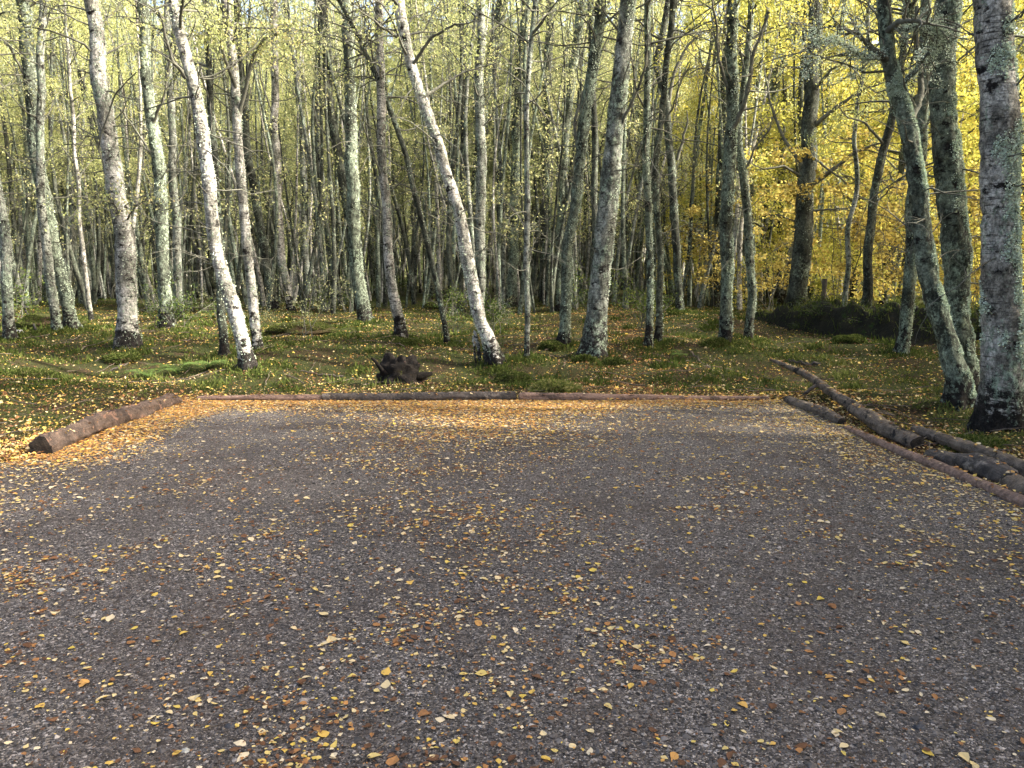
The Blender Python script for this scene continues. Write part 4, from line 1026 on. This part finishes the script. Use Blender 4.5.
for k, (px, py, s, lab) in enumerate([(178, 374, 0.5, 'bright green low fern between the stout and the bent birch'), (205, 370, 0.42, 'bright green fern just left of the bent birch foot'), (150, 378, 0.36, 'small bright fern left of the other ferns, above the thick red log'), (212, 318, 0.55, 'pale green fern behind the bent birch'), (680, 358, 0.3, 'grey green fern on the leafy track right of the thick grey birch')]):
    x, y, z, t = ground(px, py); o = empty('fern', (x, y, z))
    for q in range(8): mobj('frond', frond(300+k*10+q, s*(0.7+0.06*q)), o)
    tag(o, lab, 'fern', 'ferns on the wood floor')

def stone(px, py, r, mat, lab, seed, group=None):
    x, y, z, t = ground(px, py); z = float(surf_h(np.array(x), np.array(y)))
    o = mobj('stone', blob('stone', r, r*0.75, r*0.6, seed, M[mat], 0.25, 14, 8)); o.location = (x, y, z); tag(o, lab, 'stone', group)
stone(18, 333, 0.12, 'stone_pale', 'pale stone in the moss at the left edge of the wood', 71)
stone(919, 741, 0.022, 'stone_dark', 'dark pebble lying on the gravel near the lower right corner', 72)
stone(232, 737, 0.02, 'stone_dark', 'dark bluish pebble on the gravel near the bottom left', 73)
stone(62, 598, 0.022, 'stone_pale', 'buff pebble on the left of the gravel', 74)
stone(186, 760, 0.016, 'stone_pale', 'pale grey pebble on the gravel at the bottom', 75)

def stick(pa, pb, r, mat, lab, seed, z1=0.03):
    a = ground(*pa); b = ground(*pb); r_ = np.random.default_rng(seed)
    P = np.array([[a[0]+(b[0]-a[0])*t, a[1]+(b[1]-a[1])*t, 0] for t in np.linspace(0, 1, 12)]); P[:, 2] = surf_h(P[:, 0], P[:, 1])+np.linspace(z1, 0.02, 12)
    P += r_.normal(size=P.shape)*0.012; org = P[6].copy()
    V, Fq = tube(P-org, np.linspace(r*0.6, r, 12), 7); o = mobj('fallen_branch', np_mesh('fallen_branch', V, Fq, M[mat], smooth=True)); o.location = org
    tag(o, lab, 'fallen branch', 'fallen sticks on the wood floor')
stick((22, 312), (41, 338), 0.03, 'birch_white', 'pale thin stick slanting over the moss at the far left', 81, 0.3)
stick((788, 362), (820, 366), 0.025, 'log_dark', 'dark stick lying on the grass behind the forked log', 82)
stick((690, 352), (712, 372), 0.02, 'log_grey', 'greyish stick on the leafy track right of centre', 83)
stick((110, 372), (140, 360), 0.018, 'log_dark', 'dark stick under the stout pale birch', 84)
stick((300, 372), (345, 378), 0.015, 'log_dark', 'thin dark stick on the moss behind the pinkish pole', 85)

# ------------------------------------------------------------------ ground cover, loose stones, fallen leaves
def frustum_points(n, y0, y1, r_, margin=90, power=1.0):
    y = y0+(y1-y0)*r_.uniform(0, 1, n)**power; px = r_.uniform(-margin, 1024+margin, n)
    return (px-512)/F*y*1.02, y

def cover():
    r_ = np.random.default_rng(21); n = 300000
    x, y = frustum_points(n, 4.6, 30, r_, 120, 1.7)
    d = bay_d(x, y)
    dens = 0.5+0.5*noise2(x/1.1, y/1.1, 41)+0.35*noise2(x/0.35, y/0.35, 42)
    path = np.exp(-((x-(1.6+0.10*(y-9.6)))/0.9)**2)*(y > 9.6)
    keep = (d > 0.28+0.2*r_.uniform(0, 1, n)) & (dens-0.5*path > r_.uniform(0.05, 0.95, n))
    x, y, d, dens = x[keep], y[keep], d[keep], dens[keep]
    ex = [x]; ey = [y]; ed = [dens]
    for (bx_, by_, _, _) in BASES:                      # moss and blaeberry crowd round the trunks
        if by_ > 22: continue
        q = 900; rr = 0.16+0.34*r_.uniform(0, 1, q)**1.5; aa = r_.uniform(0, 6.283, q)
        ex.append(bx_+rr*np.cos(aa)); ey.append(by_+rr*np.sin(aa)); ed.append(np.full(q, 1.3))
    for q in range(260):                                # rough tufts
        cx_, cy_ = frustum_points(1, 9.9, 20, r_, 60, 1.5)
        if bay_d(cx_, cy_)[0] < 0.5: continue
        k_ = 110; ex.append(cx_+r_.normal(size=k_)*0.10); ey.append(cy_+r_.normal(size=k_)*0.10); ed.append(np.full(k_, r_.uniform(1.2, 3.0)))
    x = np.concatenate(ex); y = np.concatenate(ey); dens = np.concatenate(ed); n = len(x)
    z = terrain(x, y)-0.01
    B = np.stack([x, y, z], -1)
    hgt = (0.018+0.05*r_.uniform(0, 1, n)**2.5)*(0.55+0.65*dens)*(0.85+y*0.03)
    dirv = np.stack([r_.normal(size=n)*0.6, r_.normal(size=n)*0.6, np.ones(n)], -1); dirv /= np.linalg.norm(dirv, axis=1)[:, None]
    s = r_.normal(size=(n, 3))*np.array([1, 1, 0.2]); s /= np.linalg.norm(s, axis=1)[:, None]; s *= (0.0030+0.0007*y)[:, None]
    T = B+dirv*hgt[:, None]; Mi = B+dirv*hgt[:, None]*0.55
    V = np.stack([B-s*0.5, Mi-s, T, Mi+s], 1).reshape(-1, 3)
    tone = np.clip(r_.uniform(0, 1, n)*0.5+0.55*(0.5+0.5*noise2(x/1.7, y/1.7, 43))-0.03+0.25*sstep(2.5, 5.5, x)*sstep(20, 10, y), 0, 1)
    return np_mesh('ground_cover', V, np.arange(4*n).reshape(-1, 4), M['moss'], rnd=tone)
tag(mobj('ground_cover', cover()), 'low moss, grass and heath sprigs covering the wood floor', 'ground cover', kind='stuff')

def leaf_field(name, x, y, size, tone, r_, tilt=0.13, lift=0.004, z=None):
    n = len(x); z = (surf_h(x, y) if z is None else z)+lift
    a = r_.uniform(0, 6.283, n); dx = np.stack([np.cos(a), np.sin(a), r_.normal(size=n)*tilt], -1); dx /= np.linalg.norm(dx, axis=1)[:, None]
    up = np.stack([r_.normal(size=n)*tilt, r_.normal(size=n)*tilt, np.ones(n)], -1); dy = np.cross(up, dx); dy /= np.linalg.norm(dy, axis=1)[:, None]; nz = np.cross(dx, dy)
    L = size[:, None]; w = L*r_.uniform(0.55, 0.95, n)[:, None]; C = np.stack([x, y, z], -1)+np.array([0, 0, 1])*r_.uniform(0, 0.006, n)[:, None]
    curl = L*r_.uniform(-0.06, 0.16, n)[:, None]
    out = [(-0.50, 0.0, 0.0), (-0.34, 0.30, 0.7), (-0.12, 0.48, 1.0), (0.10, 0.42, 1.0), (0.30, 0.24, 0.8), (0.56, 0.0, 0.3), (0.30, -0.24, 0.8), (0.10, -0.42, 1.0), (-0.12, -0.48, 1.0), (-0.34, -0.30, 0.7)]
    bend = L*r_.normal(size=n)[:, None]*0.10
    P = [C+dx*L*(u+0.03*r_.normal(size=n)[:, None])+dy*w*(v+0.04*r_.normal(size=n)[:, None])+nz*(curl*k+bend*u*u*3) for u, v, k in out]+[C+dx*L*0.02]
    V = np.stack(P, 1).reshape(-1, 3)
    base = (np.arange(n)*11)[:, None, None]
    f = np.array([[q, (q+1) % 10, 10] for q in range(10)])[None]
    Fq = (base+f).reshape(-1, 3)[:, ::-1]
    return np_mesh(name, V, Fq, M['fallen'], rnd=np.repeat(tone, 10))

def fallen_bay():
    r_ = np.random.default_rng(31); n = 520000
    x, y = frustum_points(n, 1.5, 10.0, r_, 160, 1.0)
    d = bay_d(x, y)
    cl = 0.5+0.5*noise2(x/0.8, y/0.8, 51)+0.35*noise2(x/0.25, y/0.25, 52)+0.3*noise2(x/0.09, y/0.09, 56)
    base = 0.022+0.27*np.clip(cl-0.42, 0, 1)**1.8*2.4+0.03*sstep(4, 9, y)
    # drifts against the back and left logs, and the tongue of leaves in the middle
    back = sstep(1.25, 0.15, 9.62-y+0.35*noise2(x/0.5, y/0.5, 53)+0.45*sstep(0.8, 2.6, x))
    tongue = np.exp(-((x+0.25)/0.95)**2)*sstep(3.3, 0.9, 9.62-y+0.3*noise2(x/0.3, y/0.3, 54))*0.9
    left = sstep(0.9, 0.15, x+4.2+0.3*noise2(x/0.4, y/0.4, 55))*sstep(6.0, 6.6, y)
    lcorner = sstep(6.6, 5.9, y)*sstep(-2.9, -4.4, x+0.2*noise2(x/0.5, y/0.5, 57))*0.5
    right = sstep(1.5, 0.1, 3.55-x)*(0.30+0.35*sstep(0.9, 0.2, 3.55-x))*sstep(3.2, 4.4, y)
    path = np.exp(-((x-0.2*(y-4)+0.6)/0.8)**2)*0.03
    dn = base+1.0*np.clip(back+tongue*0.8+left+lcorner*0.6, 0, 1)+right*np.clip(cl, 0.2, 1.2)+path
    area = y/5.0
    keep = (d < 0.25) & (dn*area*0.55 > r_.uniform(0, 1, n))
    x, y = x[keep], y[keep]; dr = np.clip(back+tongue+left, 0, 1)[keep]; n = len(x)
    size = 0.0185*np.exp(r_.normal(size=n)*0.42)*(1+0.12*dr)
    u = r_.uniform(0, 1, n)
    tone = np.where(r_.uniform(0, 1, n) < 0.72*dr, 0.22+0.34*u, np.where(u < 0.22+0.5*np.clip(cl[keep]-0.55, 0, 0.6), r_.uniform(0, 1, n)**1.4*0.42, 0.52+0.48*r_.uniform(0, 1, n)))
    # crumbled brown scraps lie in the same drifts
    m = 150000; xf, yf = frustum_points(m, 1.5, 10.0, r_, 160, 1.0)
    cf = 0.5+0.5*noise2(xf/0.8, yf/0.8, 51)+0.35*noise2(xf/0.25, yf/0.25, 52)+0.3*noise2(xf/0.09, yf/0.09, 56)
    kf = (bay_d(xf, yf) < 0.2) & (np.clip(cf-0.42, 0, 1)**1.4*0.9+0.07 > r_.uniform(0, 1, m)); xf, yf = xf[kf], yf[kf]; m = len(xf)
    x = np.concatenate([x, xf]); y = np.concatenate([y, yf]); size = np.concatenate([size, 0.0125*np.exp(r_.normal(size=m)*0.5)]); tone = np.concatenate([tone, np.where(r_.uniform(0, 1, m) < 0.80, 0.30*r_.uniform(0, 1, m), r_.uniform(0.4, 1, m))])
    return leaf_field('fallen_leaves', x, y, np.clip(size, 0.008, 0.050), np.clip(tone, 0, 1), r_)
tag(mobj('fallen_leaves', fallen_bay()), 'yellow, cream and brown birch leaves strewn over the gravel', 'fallen leaves', kind='stuff')

def fallen_wood():
    r_ = np.random.default_rng(32); n = 460000
    x, y = frustum_points(n, 4.0, 26, r_, 140, 1.8)
    d = bay_d(x, y)
    cl = 0.5+0.5*noise2(x/1.2, y/1.2, 61)+0.3*noise2(x/0.3, y/0.3, 62)
    path = np.exp(-((x-(1.6+0.10*(y-9.6)))/0.8)**2)*(y > 9.6)
    edge = sstep(1.3, 0.1, d)
    dn = 0.12+0.40*np.clip(cl-0.2, 0, 1)+0.5*path+0.5*edge
    keep = (d > 0.0) & (dn*1.05+0.03 > r_.uniform(0, 1.0, n))
    x, y, d, path, edge = x[keep], y[keep], d[keep], path[keep], edge[keep]; n = len(x)
    size = 0.021*np.exp(r_.normal(size=n)*0.38)*(1+0.012*y)
    u = r_.uniform(0, 1, n); tone = np.where(u < 0.50+0.25*path, r_.uniform(0.0, 0.30+0.08*path, n), r_.uniform(0.50, 0.86, n))
    return leaf_field('leaf_litter', x, y, size, tone, r_, 0.38, 0.022)
tag(mobj('leaf_litter', fallen_wood()), 'pale fallen leaves scattered over moss in the wood', 'fallen leaves', kind='stuff')

def leaves_on_logs():
    r_ = np.random.default_rng(35); P = np.concatenate(LOGPTS); n = len(P)
    return leaf_field('leaves_on_logs', P[:, 0], P[:, 1], 0.028*np.exp(r_.normal(size=n)*0.3), np.clip(r_.uniform(0.1, 1, n), 0, 1), r_, 0.3, 0.005, P[:, 2])
tag(mobj('leaves_on_logs', leaves_on_logs()), 'few pale leaves lying on the logs round the bay', 'fallen leaves', kind='stuff')

def twig_litter():
    r_ = np.random.default_rng(36); acc = Acc()
    x, y = frustum_points(700, 2.0, 20, r_, 60, 1.2); d = bay_d(x, y)
    for i in range(700):
        if d[i] < 0 and r_.uniform() < 0.72: continue
        L = (r_.uniform(0.05, 0.16) if d[i] < 0 else r_.uniform(0.15, 0.8)); a = r_.uniform(0, 6.28); t = np.linspace(-0.5, 0.5, 7)
        P = np.stack([x[i]+np.cos(a)*L*t+r_.normal(size=7)*L*0.02, y[i]+np.sin(a)*L*t+r_.normal(size=7)*L*0.02, t*0], -1); P[:, 2] = surf_h(P[:, 0], P[:, 1])+0.004+(0 if d[i] < 0 else 0.03+0.03*r_.uniform())
        r0 = 0.0018 if d[i] < 0 else r_.uniform(0.003, 0.009); V, Fq = tube(P, np.linspace(r0, r0*0.5, 7), 5); acc.add(V, Fq, 0, None, True)
    return acc.mesh('twig_litter', [M['log_grey']])
tag(mobj('twig_litter', twig_litter()), 'thin dead twigs littering the gravel and the wood floor', 'twigs', kind='stuff')

def stones():
    r_ = np.random.default_rng(33); n = 75000
    x, y = frustum_points(n, 1.6, 6.6, r_, 120, 1.25)
    keep = (bay_d(x, y) < 0.05); x, y = x[keep], y[keep]; n = len(x)
    r = 0.0034*np.exp(r_.normal(size=n)*0.5); r = np.clip(r, 0.002, 0.013)
    base = np.array([[1, 0, 0], [0, 1, 0], [-1, 0, 0], [0, -1, 0], [0, 0, 1], [0, 0, -1]], float)
    V = base[None]+r_.normal(size=(n, 6, 3))*0.28
    a = r_.uniform(0, 6.28, n); ca, sa = np.cos(a)[:, None], np.sin(a)[:, None]
    V = np.stack([V[..., 0]*ca-V[..., 1]*sa, V[..., 0]*sa+V[..., 1]*ca, V[..., 2]*0.7], -1)*(r[:, None, None]*np.array([1.25, 1.0, 1.0]))
    V = V+np.stack([x, y, gravel_h(x, y)+r*0.2], -1)[:, None, :]
    f = np.array([[0, 1, 4], [1, 2, 4], [2, 3, 4], [3, 0, 4], [1, 0, 5], [2, 1, 5], [3, 2, 5], [0, 3, 5]])
    Fq = (np.arange(n)*6)[:, None, None]+f[None]
    return np_mesh('loose_gravel', V.reshape(-1, 3), Fq.reshape(-1, 3), M['stones'], rnd=np.repeat(np.clip(r_.beta(1.6, 2.6, n)*1.2, 0, 1), 8))
tag(mobj('loose_gravel', stones()), 'small loose grey chippings on the parking bay', 'gravel', kind='stuff')
